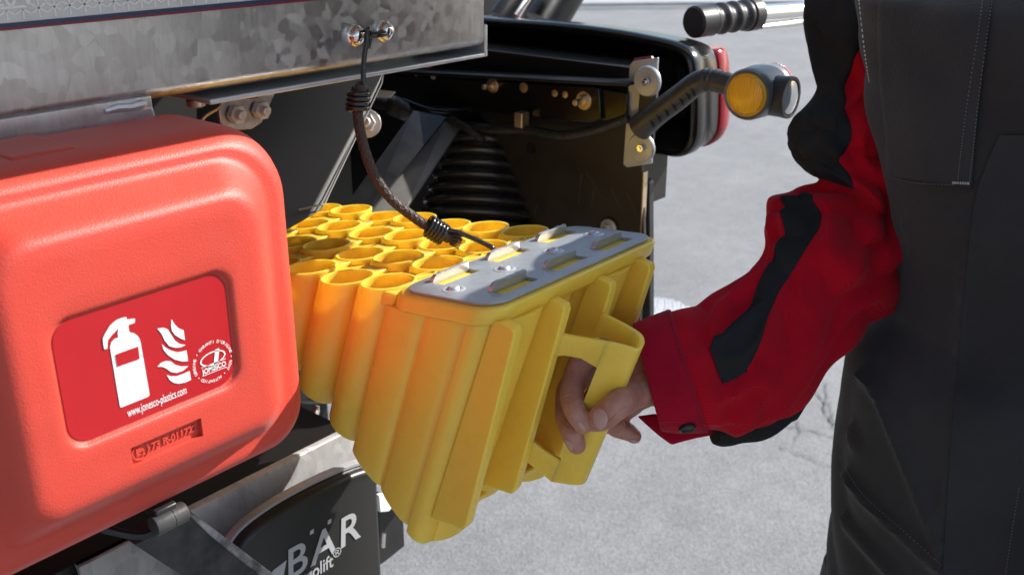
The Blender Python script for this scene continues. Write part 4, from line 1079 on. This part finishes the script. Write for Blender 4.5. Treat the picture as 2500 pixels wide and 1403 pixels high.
def stitch(parent, line, n, bvh=tor_bvh, off=.0042, r_=.00035, m=M_thread, ln=.6):
    P = spline([(a, b, 0) for a, b in line], n * 2); bm = NB()
    for k in range(0, n * 2 - 1, 2):
        a, b = P[k], P[k].lerp(P[k+1], ln); q = []
        for s_ in (a, b):
            d_ = ray(s_.x, s_.y).normalized(); h = bvh.ray_cast(CAM, d_)
            if h[0] is not None: q.append(h[0] - d_ * off)
        if len(q) == 2 and (q[0]-q[1]).length > 1e-5: tube(bm, q, r_, 4)
    if len(bm.verts): return obj('stitching', bm, m, parent, smooth=False)
stitch(jacket, [(2402, -20), (2385, 100), (2360, 260), (2345, 380), (2338, 440)], 60)
stitch(jacket, [(2425, -20), (2408, 100), (2388, 250), (2374, 380), (2366, 446)], 60)
stitch(jacket, [(2165, 432), (2230, 446), (2330, 452)], 30)
stitch(jacket, [(2326, 446), (2366, 448)], 9, r_=.0011, m=mat('pale_thread', (.5, .5, .5), .8), ln=.5)
stitch(jacket, [(2488, 1190), (2470, 1300), (2455, 1400)], 30)
stitch(jacket, [(2055, 1130), (2110, 1210), (2200, 1290), (2300, 1380)], 40)
stitch(jacket, [(2097, 0), (2110, 120), (2122, 200)], 20, r_=.0006, off=.001, m=mat('white_piping', (.6, .58, .58), .7), ln=1)
# ---- legs, other arm, neck and head (outside the frame; they cast the shadow on the chock)
top_c = cen[zs[-1]]; hip = cen[zs[0]]
bm = NB()
for s_ in (-1, 1):
    tube(bm, spline([(hip.x + .0, hip.y + s_ * .09, .74), (hip.x - .01, hip.y + s_ * .10, .60), (hip.x - .015, hip.y + s_ * .11, .45), (hip.x + .01, hip.y + s_ * .11, .25), (hip.x + .02, hip.y + s_ * .115, .06)], 16), [.11] * 4 + [.10] * 4 + [.092] * 4 + [.085] * 4, 20)
obj('trouser_legs', bm, M_cloth, person)
for s_ in (-1, 1):
    bm = NB(); fc = Vector((hip.x, hip.y + s_ * .115, 0))
    rows = [[fc + Vector((x_ - .09 + math.cos(t) * lx, math.sin(t) * ly, z)) for t in [2*PI*i/20 for i in range(20)]] for x_, lx, ly, z in ((.03, .15, .052, 0), (.03, .15, .052, .03), (.04, .14, .05, .06), (.09, .08, .05, .09), (.10, .065, .055, .13))]
    vs = quadgrid(bm, rows, closed_u=True); cap(bm, vs[0]); cap(bm, vs[-1]); obj('boot', fixn(bm), M_rubber, person)
shl = Vector((top_c.x, top_c.y - .185, 1.39)); shr = Vector((top_c.x - .02, top_c.y + .17, 1.40))
bm = NB()
yk = []
for z, a, bp_, bn in ((1.30, .13, .15, .21), (1.355, .125, .14, .205), (1.405, .115, .128, .17), (1.450, .10, .118, .13), (1.478, .08, .10, .10), (1.492, .055, .07, .08)):
    yk.append([Vector((.95 + a * math.cos(t), .11 + (bp_ if math.sin(t) > 0 else bn) * math.sin(t), z)) for t in [2*PI*i/40 for i in range(40)]])
vs = quadgrid(bm, yk, closed_u=True); cap(bm, vs[0]); cap(bm, vs[-1]); obj('collar_yoke', fixn(bm), M_cloth, person)
bm = NB(); tube(bm, spline([tuple(shl + Vector((0, .03, .02))), tuple(shl + Vector((.01, -.05, -.08))), tuple(shl + Vector((.02, -.06, -.25))), tuple(shl + Vector((-.06, -.03, -.40))), tuple(shl + Vector((-.16, .02, -.50)))], 24), [.06] + [.07] * 8 + [.062] * 8 + [.052] * 7, 20); obj('sleeve', bm, M_redcloth, person)

# ---- right sleeve, lofted between its two outlines
S = [  # (left/top u, v), (right/bottom u, v), depth
 ((1545, 795), (1612, 1046), 0.812), ((1594, 776), (1672, 1050), 0.819), ((1648, 757), (1740, 1050), 0.828), ((1700, 742), (1806, 1052), 0.838), ((1760, 702), (1880, 1035), 0.850),
 ((1826, 656), (1958, 985), 0.862), ((1866, 604), (2030, 890), 0.875), ((1868, 545), (2100, 812), 0.888), ((1888, 490), (2170, 738), 0.900), ((1942, 462), (2215, 640), 0.910),
 ((2004, 446), (2225, 545), 0.917), ((1960, 408), (2215, 450), 0.922), ((1933, 350), (2205, 365), 0.925), ((1946, 290), (2200, 290), 0.928), ((1994, 242), (2205, 225), 0.930),
 ((2000, 186), (2210, 150), 0.932), ((1979, 95), (2215, 60), 0.934), ((1973, 0), (2215, -40), 0.936), ((1992, -70), (2210, -110), 0.937), ((2050, -112), (2170, -130), 0.937)]
NS = 220
def sarr(fn): return spline([fn(s) for s in S], NS)
SL = sarr(lambda s: (s[0][0], s[0][1], 0)); SR = sarr(lambda s: (s[1][0], s[1][1], 0)); SD = sarr(lambda s: (s[2], 0, 0))
def sfold(i, th):
    s = i / (NS - 1); e = math.exp(-((s - .50) / .12) ** 2)
    a = noise.noise(Vector((s * 13, math.cos(th) * 1.1, math.sin(th) * 1.1 + s * 5)))
    b = noise.noise(Vector((s * 9 + 7, math.cos(th) * 2.0 + s * 6, math.sin(th) * 2.0)))
    c = noise.noise(Vector((s * 34 + 3, math.cos(th) * 1.6, math.sin(th) * 1.6)))
    frontal = max(0, -math.sin(th)) ** .5
    k = .35 + .65 * frontal
    g = .15 if s < .09 else (1 if s > .16 else .15 + .85 * (s - .09) / .07)
    return ((abs(a) - .25) * (.011 + .026 * e) + (abs(b) - .2) * -.016 + c * .0008) * k * g
def spt(i, th, off=0.0):
    i0 = max(0, min(NS - 2, int(i))); f = i - i0
    l_, r_, dd = SL[i0].lerp(SL[i0+1], f), SR[i0].lerp(SR[i0+1], f), SD[i0].lerp(SD[i0+1], f).x
    m_ = (l_ + r_) / 2; c = PD(m_.x, m_.y, dd); e1 = RT * (r_.x - l_.x) - UP * (r_.y - l_.y); a = e1.length / 2 * dd / FPX; e1.normalize()
    e2 = (c - CAM).normalized(); e2 = (e2 - e1 * e2.dot(e1)).normalized(); b = a * .88
    rad = e1 * math.cos(th) * a + e2 * math.sin(th) * b
    return c + rad + rad.normalized() * (off + sfold(i, th))
def uv_q(u, v):
    """photo point -> (station, angle) on the side of the sleeve that faces the camera"""
    best = None
    for i in range(NS - 1):
        l_, r_ = SL[i], SR[i]; m_ = (l_ + r_) / 2; h = (r_ - l_) / 2; d_ = Vector((u, v, 0)) - m_; L2 = h.length_squared
        q = d_.dot(h) / L2; pe = abs(d_.x * h.y - d_.y * h.x) / math.sqrt(L2)
        if abs(q) < 1.25 and (best is None or pe < best[0]): best = (pe, i, max(-1, min(1, q)))
    return best[1], -math.acos(best[2])
NTH = 110
bm = NB(); i_c = 18
rows = [[spt(i, 2*PI*j/NTH) for j in range(NTH)] for i in range(i_c, NS)]
vs = quadgrid(bm, rows, closed_u=True); cap(bm, vs[-1]); fixn(bm)
slv = obj('sleeve', bm, M_redcloth, person, angle=65); tag(slv, 'red sleeve with dark scalloped reinforcement bands')
# cuff: a looser ring of cloth with a turned edge
bm = NB(); rows = []
for i, o_ in ((0.6, -.0035), (0.2, -.0016), (0, .0), (0.3, .0014), (1.5, .0018), (8, .0020), (14, .0022), (20, .0024), (21, .0016), (21.2, -.001)):
    rows.append([spt(i, 2*PI*j/NTH, o_) for j in range(NTH)])
rows.insert(0, [spt(14, 2*PI*j/NTH, -.006) for j in range(NTH)])
quadgrid(bm, rows, closed_u=True); fixn(bm); cuff = obj('cuff', bm, M_redcuff, person, angle=70)
bm = NB()
for k in range(70):
    a = 2*PI*k/70; tube(bm, [spt(19.3, a, .0026), spt(19.3, a + .05, .0026)], .0004, 4)
obj('stitching', bm, mat('dark_red_thread', (.12, .004, .01), .8), cuff, smooth=False)
i_, th_ = uv_q(1675, 1024); p = spt(i_, th_, .002); nrm = (p - spt(i_, th_, -.01)).normalized()
bm = NB(); lathe(bm, p, nrm, [(.0068, 0), (.0070, .002), (.0055, .003), (.0040, .0022)], 22); obj('button', bm, M_black, cuff)
# hanging tab of the cuff and underside band
def pan3(name, px, th, m, parent, **k):
    bm = NB(); prism(bm, [PD(*p) for p in px], FW * th); return obj(name, bm, m, parent, **k)
pan3('cuff_tab', [(1556, 1016, .838), (1600, 1010, .838), (1650, 1034, .840), (1736, 1032, .844), (1742, 1062, .843), (1700, 1070, .842), (1668, 1078, .840), (1640, 1086, .838), (1612, 1066, .836), (1582, 1040, .834)], .004, M_redcuff, cuff, bevel=.0018, bseg=3)
bm = NB(); rows = []
for (u, v, d_, r_) in [(q[0], q[1], q[2], 1) for q in ((1746, 1048, .846), (1795, 1050, .850), (1850, 1038, .856), (1920, 998, .866), (1990, 935, .878))]:
    rows.append((u, v, d_))
tube(bm, spline([tuple(PD(*q)) for q in rows], 30), [.0125 + .0012 * math.sin(i * .5) if i < 22 else .0125 * (30 - i) / 8 for i in range(30)], 18); obj('underarm_band', bm, M_band, slv)
def band(name, lpx, rpx, m, off=.0016, n=80, nv=14, wrap=None, even=False):
    A = [uv_q(*p) for p in lpx]; B = [uv_q(*p) for p in rpx]
    if wrap is not None: A = [(b[0], wrap) for b in B]
    if even:
        def fn(L):
            L = sorted(L)
            def g(i):
                if i <= L[0][0]: return L[0][1]
                for (i0, t0), (i1, t1) in zip(L, L[1:]):
                    if i0 <= i <= i1: return t0 + (t1 - t0) * ((i - i0) / max(1e-6, i1 - i0))
                return L[-1][1]
            return g
        ga, gb = fn(A), fn(B); i0 = min(min(p[0] for p in A), min(p[0] for p in B)); i1 = max(max(p[0] for p in A), max(p[0] for p in B))
        I = [i1 + (i0 - i1) * k / 15 for k in range(16)]
        A = [(i, ga(i)) for i in I]; B = [(i, gb(i)) for i in I]
    a = spline([(i, t, 0) for i, t in A], n); b = spline([(i, t, 0) for i, t in B], n)
    bm = NB(); rows = []
    for p, q in zip(a, b):
        row = []
        for j in range(nv):
            f = j / (nv - 1); z = p.lerp(q, f); row.append(spt(z.x, z.y, off if 0 < j < nv - 1 else .0004))
        row.insert(0, spt(p.x, p.y, -.001)); row.append(spt(q.x, q.y, -.001)); rows.append(row)
    vs = quadgrid(bm, rows); fixn(bm)
    return obj(name, bm, m, slv, angle=60)
band('upper_band', [], [(2058, 452), (2044, 428), (2016, 392), (2026, 366), (2040, 340), (2040, 300), (2034, 262), (2036, 215), (2052, 160), (2072, 100), (2084, 50), (2086, 0), (2090, -60)], M_band, wrap=-PI - .9, off=.0026, n=200, nv=40)
band('forearm_band', [(1903, 480), (1902, 505), (1910, 530), (1898, 560), (1899, 588), (1884, 616), (1870, 645), (1845, 690), (1806, 745), (1765, 795), (1728, 832)], [(1972, 470), (1976, 498), (1980, 522), (1962, 556), (1944, 596), (1930, 630), (1905, 668), (1884, 716), (1868, 768), (1846, 822), (1816, 884)], M_band, off=.0022, n=160, nv=24, even=True)
band('band_end', [(1738, 812), (1728, 840), (1748, 880), (1758, 918)], [(1770, 800), (1790, 830), (1808, 862), (1816, 886)], M_band, off=.0022, n=24)
# ---- body: right hand and forearm (fine) with head, neck and core under the clothes, one mesh
def capsule_chain(bm, pts, n=14):
    """pts: (Vector, radius)"""
    P = spline([(*p, r_) for p, r_ in pts], len(pts) * 5); C = [Vector(q[:3]) for q in P]; rr_ = [q[3] for q in P]
    tube(bm, C, rr_, n)
    for c, r_ in ((C[0], rr_[0]), (C[-1], rr_[-1])): bmesh.ops.create_icosphere(bm, subdivisions=3, radius=r_, matrix=Matrix.Translation(c))
bpy.context.view_layer.update()
hb_ = NB(); hob = [o for o in chock.children if o.name.startswith('handle')][0]; hb_.from_mesh(hob.data)
for v in hb_.verts: v.co += WLOC[hob.name]
hbv = BVHTree.FromBMesh(hb_)
def hp(u, v, d_): return PD(u, v, d_)
def hf(u, v, r_, d_):
    """like hp, but pulled in front of the handle where the handle lies there"""
    dd = d_
    for du, dv in ((0, 0), (-14, 0), (14, 0), (0, -14), (0, 14)):
        h = hbv.ray_cast(CAM, ray(u + du, v + dv).normalized())
        if h[0] is not None: dd = min(dd, proj(h[0])[2] - r_ * .92)
    return PD(u, v, dd)
bm = NB()
# palm behind the bar, thenar in front of it
WR = hp(1640, 905, .835)
capsule_chain(bm, [(hp(1720, 880, .842), .025), (hp(1660, 900, .832), .025), (hp(1600, 905, .826), .025), (hp(1560, 890, .822), .024)], 20)
capsule_chain(bm, [(hp(1600, 925, .812), .022), (hp(1560, 935, .806), .019), (hp(1530, 955, .797), .0145)], 16)
for (u1, v1, d1), (u2, v2, d2) in (((1590, 872, .825), (1492, 828, .812)), ((1590, 895, .832), (1500, 880, .830)), ((1595, 920, .838), (1512, 930, .842)), ((1598, 935, .838), (1520, 985, .848))):
    capsule_chain(bm, [(hp(u1, v1, d1), .017), (hp((u1+u2)/2, (v1+v2)/2, (d1+d2)/2), .0145), (hp(u2, v2, d2), .0125)], 14)
# index
capsule_chain(bm, [(hp(1490, 828, .810), .0140), (hp(1455, 848, .806), .0115), (hp(1418, 886, .793), .0100), (hp(1400, 935, .783), .0094), (hp(1397, 972, .772), .0095), (hf(1408, 1010, .0085, .762), .0085), (hf(1424, 1036, .0072, .756), .0072)])
# middle
capsule_chain(bm, [(hp(1500, 880, .830), .0118), (hp(1440, 905, .820), .0108), (hp(1392, 945, .806), .0100), (hp(1384, 990, .798), .0096), (hp(1386, 1022, .786), .0094), (hf(1398, 1060, .0086, .776), .0086), (hf(1408, 1086, .0072, .770), .0072)])
# ring, bent under the palm
capsule_chain(bm, [(hp(1512, 930, .842), .0112), (hp(1462, 960, .840), .0100), (hp(1440, 1000, .838), .0095), (hp(1470, 1030, .838), .0088), (hp(1505, 1038, .836), .0075)])
# little finger, tip showing under the thumb
capsule_chain(bm, [(hp(1545, 985, .850), .0098), (hp(1505, 1018, .850), .0090), (hp(1500, 1040, .848), .0084), (hp(1530, 1052, .846), .0080), (hp(1548, 1064, .845), .0064)])
# thumb
capsule_chain(bm, [(hp(1606, 940, .806), .0165), (hp(1575, 948, .792), .0142), (hf(1540, 966, .0118, .782), .0118), (hf(1514, 983, .0110, .775), .0110), (hf(1486, 1006, .0106, .768), .0106), (hf(1464, 1022, .0100, .760), .0100), (hf(1455, 1029, .0078, .758), .0078)], 18)
bmesh.ops.recalc_face_normals(bm, faces=bm.faces)
handm = obj('hand_tmp', bm, M_skin)
md = handm.modifiers.new('r', 'REMESH'); md.mode = 'VOXEL'; md.voxel_size = .0011
md = handm.modifiers.new('s', 'SMOOTH'); md.factor = .5; md.iterations = 4
bpy.context.view_layer.update(); apply_mods(handm)
bm = NB(); bm.from_mesh(handm.data)
for v in bm.verts: v.co += handm.location
bpy.data.objects.remove(handm)
# skin creases over the thumb and finger joints
def dent(c, r_, dep, axis=None):
    for v in bm.verts:
        d_ = v.co - c
        if d_.length < r_ * 3:
            x = abs(d_.dot(axis)) / r_ if axis is not None else d_.length / r_
            if x < 3: v.co += (v.co - CAM).normalized() * dep * math.exp(-x * x)
hb = BVHTree.FromBMesh(bm)
def on(u, v, bv=None):
    d_ = ray(u, v).normalized(); h = (bv or hb).ray_cast(CAM, d_); return h[0] if h[0] is not None else None
for (u0, v0), (u1, v1), w_ in (((1500, 955), (1512, 998), .0007), ((1506, 952), (1520, 994), .0006), ((1514, 952), (1528, 990), .0005), ((1385, 968), (1420, 975), .0007), ((1386, 978), (1420, 984), .0005), ((1372, 1012), (1392, 1030), .0006), ((1366, 1020), (1388, 1040), .0005), ((1392, 905), (1440, 900), .0006), ((1395, 918), (1436, 914), .0005), ((1540, 935), (1552, 985), .0006), ((1560, 925), (1575, 980), .0006), ((1470, 1040), (1500, 1012), .0004), ((1520, 1046), (1516, 1066), .0005)):
    a, b = on(u0, v0), on(u1, v1)
    if a is None or b is None: continue
    ax_ = (b - a); L = ax_.length; ax_.normalize()
    for v in bm.verts:
        d_ = v.co - a; t = d_.dot(ax_)
        if -.001 < t < L + .001:
            e = (d_ - ax_ * t).length
            if e < .003: v.co += (v.co - CAM).normalized() * .0013 * math.exp(-(e / (w_ * 1.7)) ** 2)
nb = len(bm.verts)
hc = Vector((.99, -.03, 1.50))
capsule_chain(bm, [(Vector((.95, .09, 1.32)), .056), (Vector((.98, .0, 1.42)), .054)], 20)
hd = bmesh.ops.create_icosphere(bm, subdivisions=4, radius=1.0)['verts']
for v in hd:
    c = v.co.copy(); x_, y_, z_ = c.x * .098, c.y * .076, c.z * .122
    if c.z < -.2 and c.x > 0: x_ *= .8
    if c.x < -.6 and abs(c.y) < .28: x_ -= .014 * max(0, 1 - abs(c.z + .15) / .3) * (1 - abs(c.y) / .28)      # nose
    if c.x < -.7 and .2 < abs(c.y) < .5 and 0 < c.z < .25: x_ += .006                                        # eye sockets
    v.co = hc + Vector((x_, y_, z_))
for s_ in (-1, 1):
    e_ = bmesh.ops.create_icosphere(bm, subdivisions=3, radius=1.0)['verts']
    for v in e_: v.co = hc + Vector((.005 + v.co.x * .016, s_ * .078 + v.co.y * .008, v.co.z * .030))
capsule_chain(bm, [(Vector((hip.x, hip.y, .80)), .06), (cen[zs[30]], .07), (Vector((.95, .10, 1.27)), .06)], 20)
capsule_chain(bm, [(hp(1730, 878, .844), .024), (hp(1960, 730, .875), .026), (hp(2090, 560, .918), .016), (hp(2110, 200, .932), .020), (hp(2130, -60, .937), .026), (Vector((.97, .2, 1.27)), .04)], 16)
lh = shl + Vector((-.18, .03, -.53))
for k in range(4): capsule_chain(bm, [(lh, .024), (lh + Vector((-.05, -.02 + k * .016, -.035)), .011), (lh + Vector((-.075, -.02 + k * .014, -.065)), .009)], 10)
capsule_chain(bm, [(lh, .022), (lh + Vector((-.02, .05, -.03)), .011), (lh + Vector((-.045, .06, -.045)), .009)], 10)
for s_ in (-1, 1): capsule_chain(bm, [(Vector((hip.x, hip.y + s_ * .09, .80)), .09), (Vector((hip.x, hip.y + s_ * .11, .45)), .06), (Vector((hip.x + .02, hip.y + s_ * .115, .08)), .045)], 14)
body_o = obj('body', bm, M_skin, person, angle=80)
bm = NB(); hv = bmesh.ops.create_icosphere(bm, subdivisions=4, radius=1.0)['verts']
for v in hv:
    c = v.co.copy(); k = 1.08 + .03 * noise.noise(c * 4)
    v.co = hc + Vector((c.x * .098 * k + .008, c.y * .076 * k, c.z * .122 * k + .004))
bmesh.ops.delete(bm, geom=[f for f in bm.faces if (f.calc_center_median() - hc).z < (.045 if (f.calc_center_median() - hc).x < -.03 else -.05)], context='FACES')
obj('hair', bm, M_hair, person, solid=.004)
# finger nails
def nail(pts, bulge=.0007):
    """outline in photo pixels, laid on the skin"""
    c_u = sum(p[0] for p in pts) / len(pts); c_v = sum(p[1] for p in pts) / len(pts); rings = []
    P = spline([(a, b, 0) for a, b in pts + [pts[0]]], 29)[:-1]
    for k in (1.0, .93, .6, .3):
        row = []
        for q in P:
            u, v = c_u + (q.x - c_u) * k, c_v + (q.y - c_v) * k; h = on(u, v)
            if h is None: h = on(c_u, c_v)
            row.append(h - (h - CAM).normalized() * (bulge if k < 1 else .0001))
        rings.append(row)
    bm = NB(); vs = quadgrid(bm, rings, closed_u=True); cap(bm, vs[-1]); obj('fingernail', bm, M_nail, body_o, angle=70)
def Hm(a, b): return (1080 + a / 2.42, 620 + b / 2.42)
nail([Hm(892, 930), Hm(930, 912), Hm(962, 930), Hm(978, 975), Hm(965, 1015), Hm(935, 1035), Hm(905, 1015), Hm(890, 970)])
nail([Hm(725, 1092), Hm(748, 1100), Hm(770, 1125), Hm(766, 1160), Hm(745, 1140), Hm(728, 1115)])
nail([Hm(800, 985), Hm(825, 1000), Hm(845, 1025), Hm(838, 1042), Hm(815, 1025), Hm(800, 1005)])
nail([Hm(1110, 1095), Hm(1140, 1098), Hm(1160, 1115), Hm(1145, 1125), Hm(1118, 1112)])

# ================================================================== LOOSE THINGS
# grip and chrome lever behind the sleeve, its post standing on the ground
gl = empty('lever', (PD(2200, 20, 1.5).x, PD(2200, 20, 1.5).y, 0), 'black ribbed rubber grip on a chrome lever behind the dark sleeve', 'lever')
g0, g1, g2 = PD(1692, 55, 1.18), PD(1842, 34, 1.24), PD(2260, 5, 1.50)
bm = NB(); pts = []; rr_ = []
for i in range(90):
    t = i / 89; pts.append(g0.lerp(g1, t)); r_ = .0185
    if t < .02: r_ = .0165
    elif t < .25: r_ = .0185
    else: r_ = .0172 + .0018 * math.cos((t - .25) / .75 * 4 * 2 * PI) if t < .86 else .0200
    rr_.append(r_)
tube(bm, pts, rr_, 28); obj('grip', bm, M_rubber, gl, angle=50)
bm = NB(); tube(bm, [g1, g1.lerp(g2, .25), g1.lerp(g2, .27), g2], [.0105, .0105, .012, .012], 20); obj('chrome_bar', bm, M_chrome, gl)
bm = NB(); tube(bm, [PD(1858, 66, 1.25), PD(1930, 58, 1.29), PD(1980, 50, 1.31)], [.003, .0045, .0045], 10); obj('side_rod', bm, M_chrome, gl)
bm = NB(); tube(bm, [PD(1945, 40, 1.30), PD(1952, 12, 1.30)], .006, 10); obj('pivot', bm, M_zinc, gl)
bm = NB(); tube(bm, [g2, Vector((g2.x + .01, g2.y, .04))], .014, 16); obj('post', bm, M_black, gl)
bm = NB(); lathe(bm, Vector((g2.x + .01, g2.y, .004)), Z, [(.14, 0), (.14, .02), (.05, .04), (.02, .05)], 28); obj('post_base', bm, M_black, gl)
# aluminium tread plate lying on the yard
ZT = .05
tq = [PZ(1530, 715, ZT), PZ(1640, 732, ZT), PZ(1790, 800, ZT), PZ(1560, 830, ZT)]
tp = empty('tread_plate', (sum(p.x for p in tq) / 4, sum(p.y for p in tq) / 4, 0), 'bright aluminium tread plate lying on the asphalt behind the cuff', 'tread plate')
bm = NB(); prism(bm, tq, -Z * (ZT - .004)); obj('sheet', bm, M_alu, tp, bevel=.002)
bvx = tq[1] - tq[0]; bvy = tq[3] - tq[0]
k = 0
for i in range(14):
    for j in range(12):
        f, g = (i + .5) / 14, (j + .5) / 12
        c = tq[0] * (1-f)*(1-g) + tq[1] * f*(1-g) + tq[2] * f*g + tq[3] * (1-f)*g
        a = R(40 if (i + j) % 2 else -40); d_ = Vector((math.cos(a), math.sin(a), 0)) * .017; s_ = Vector((-d_.y, d_.x, 0)) * .22
        bm = NB(); A = [bm.verts.new(c + q + Z * .0005) for q in (d_, s_, -d_, -s_)]; B = [bm.verts.new(c + q * .6 + Z * .004) for q in (d_, s_, -d_, -s_)]
        bm.faces.new(B)
        for m_ in range(4): bm.faces.new((A[m_], A[(m_+1) % 4], B[(m_+1) % 4], B[m_]))
        obj('tread_bar', bm, M_alu, tp, smooth=False)
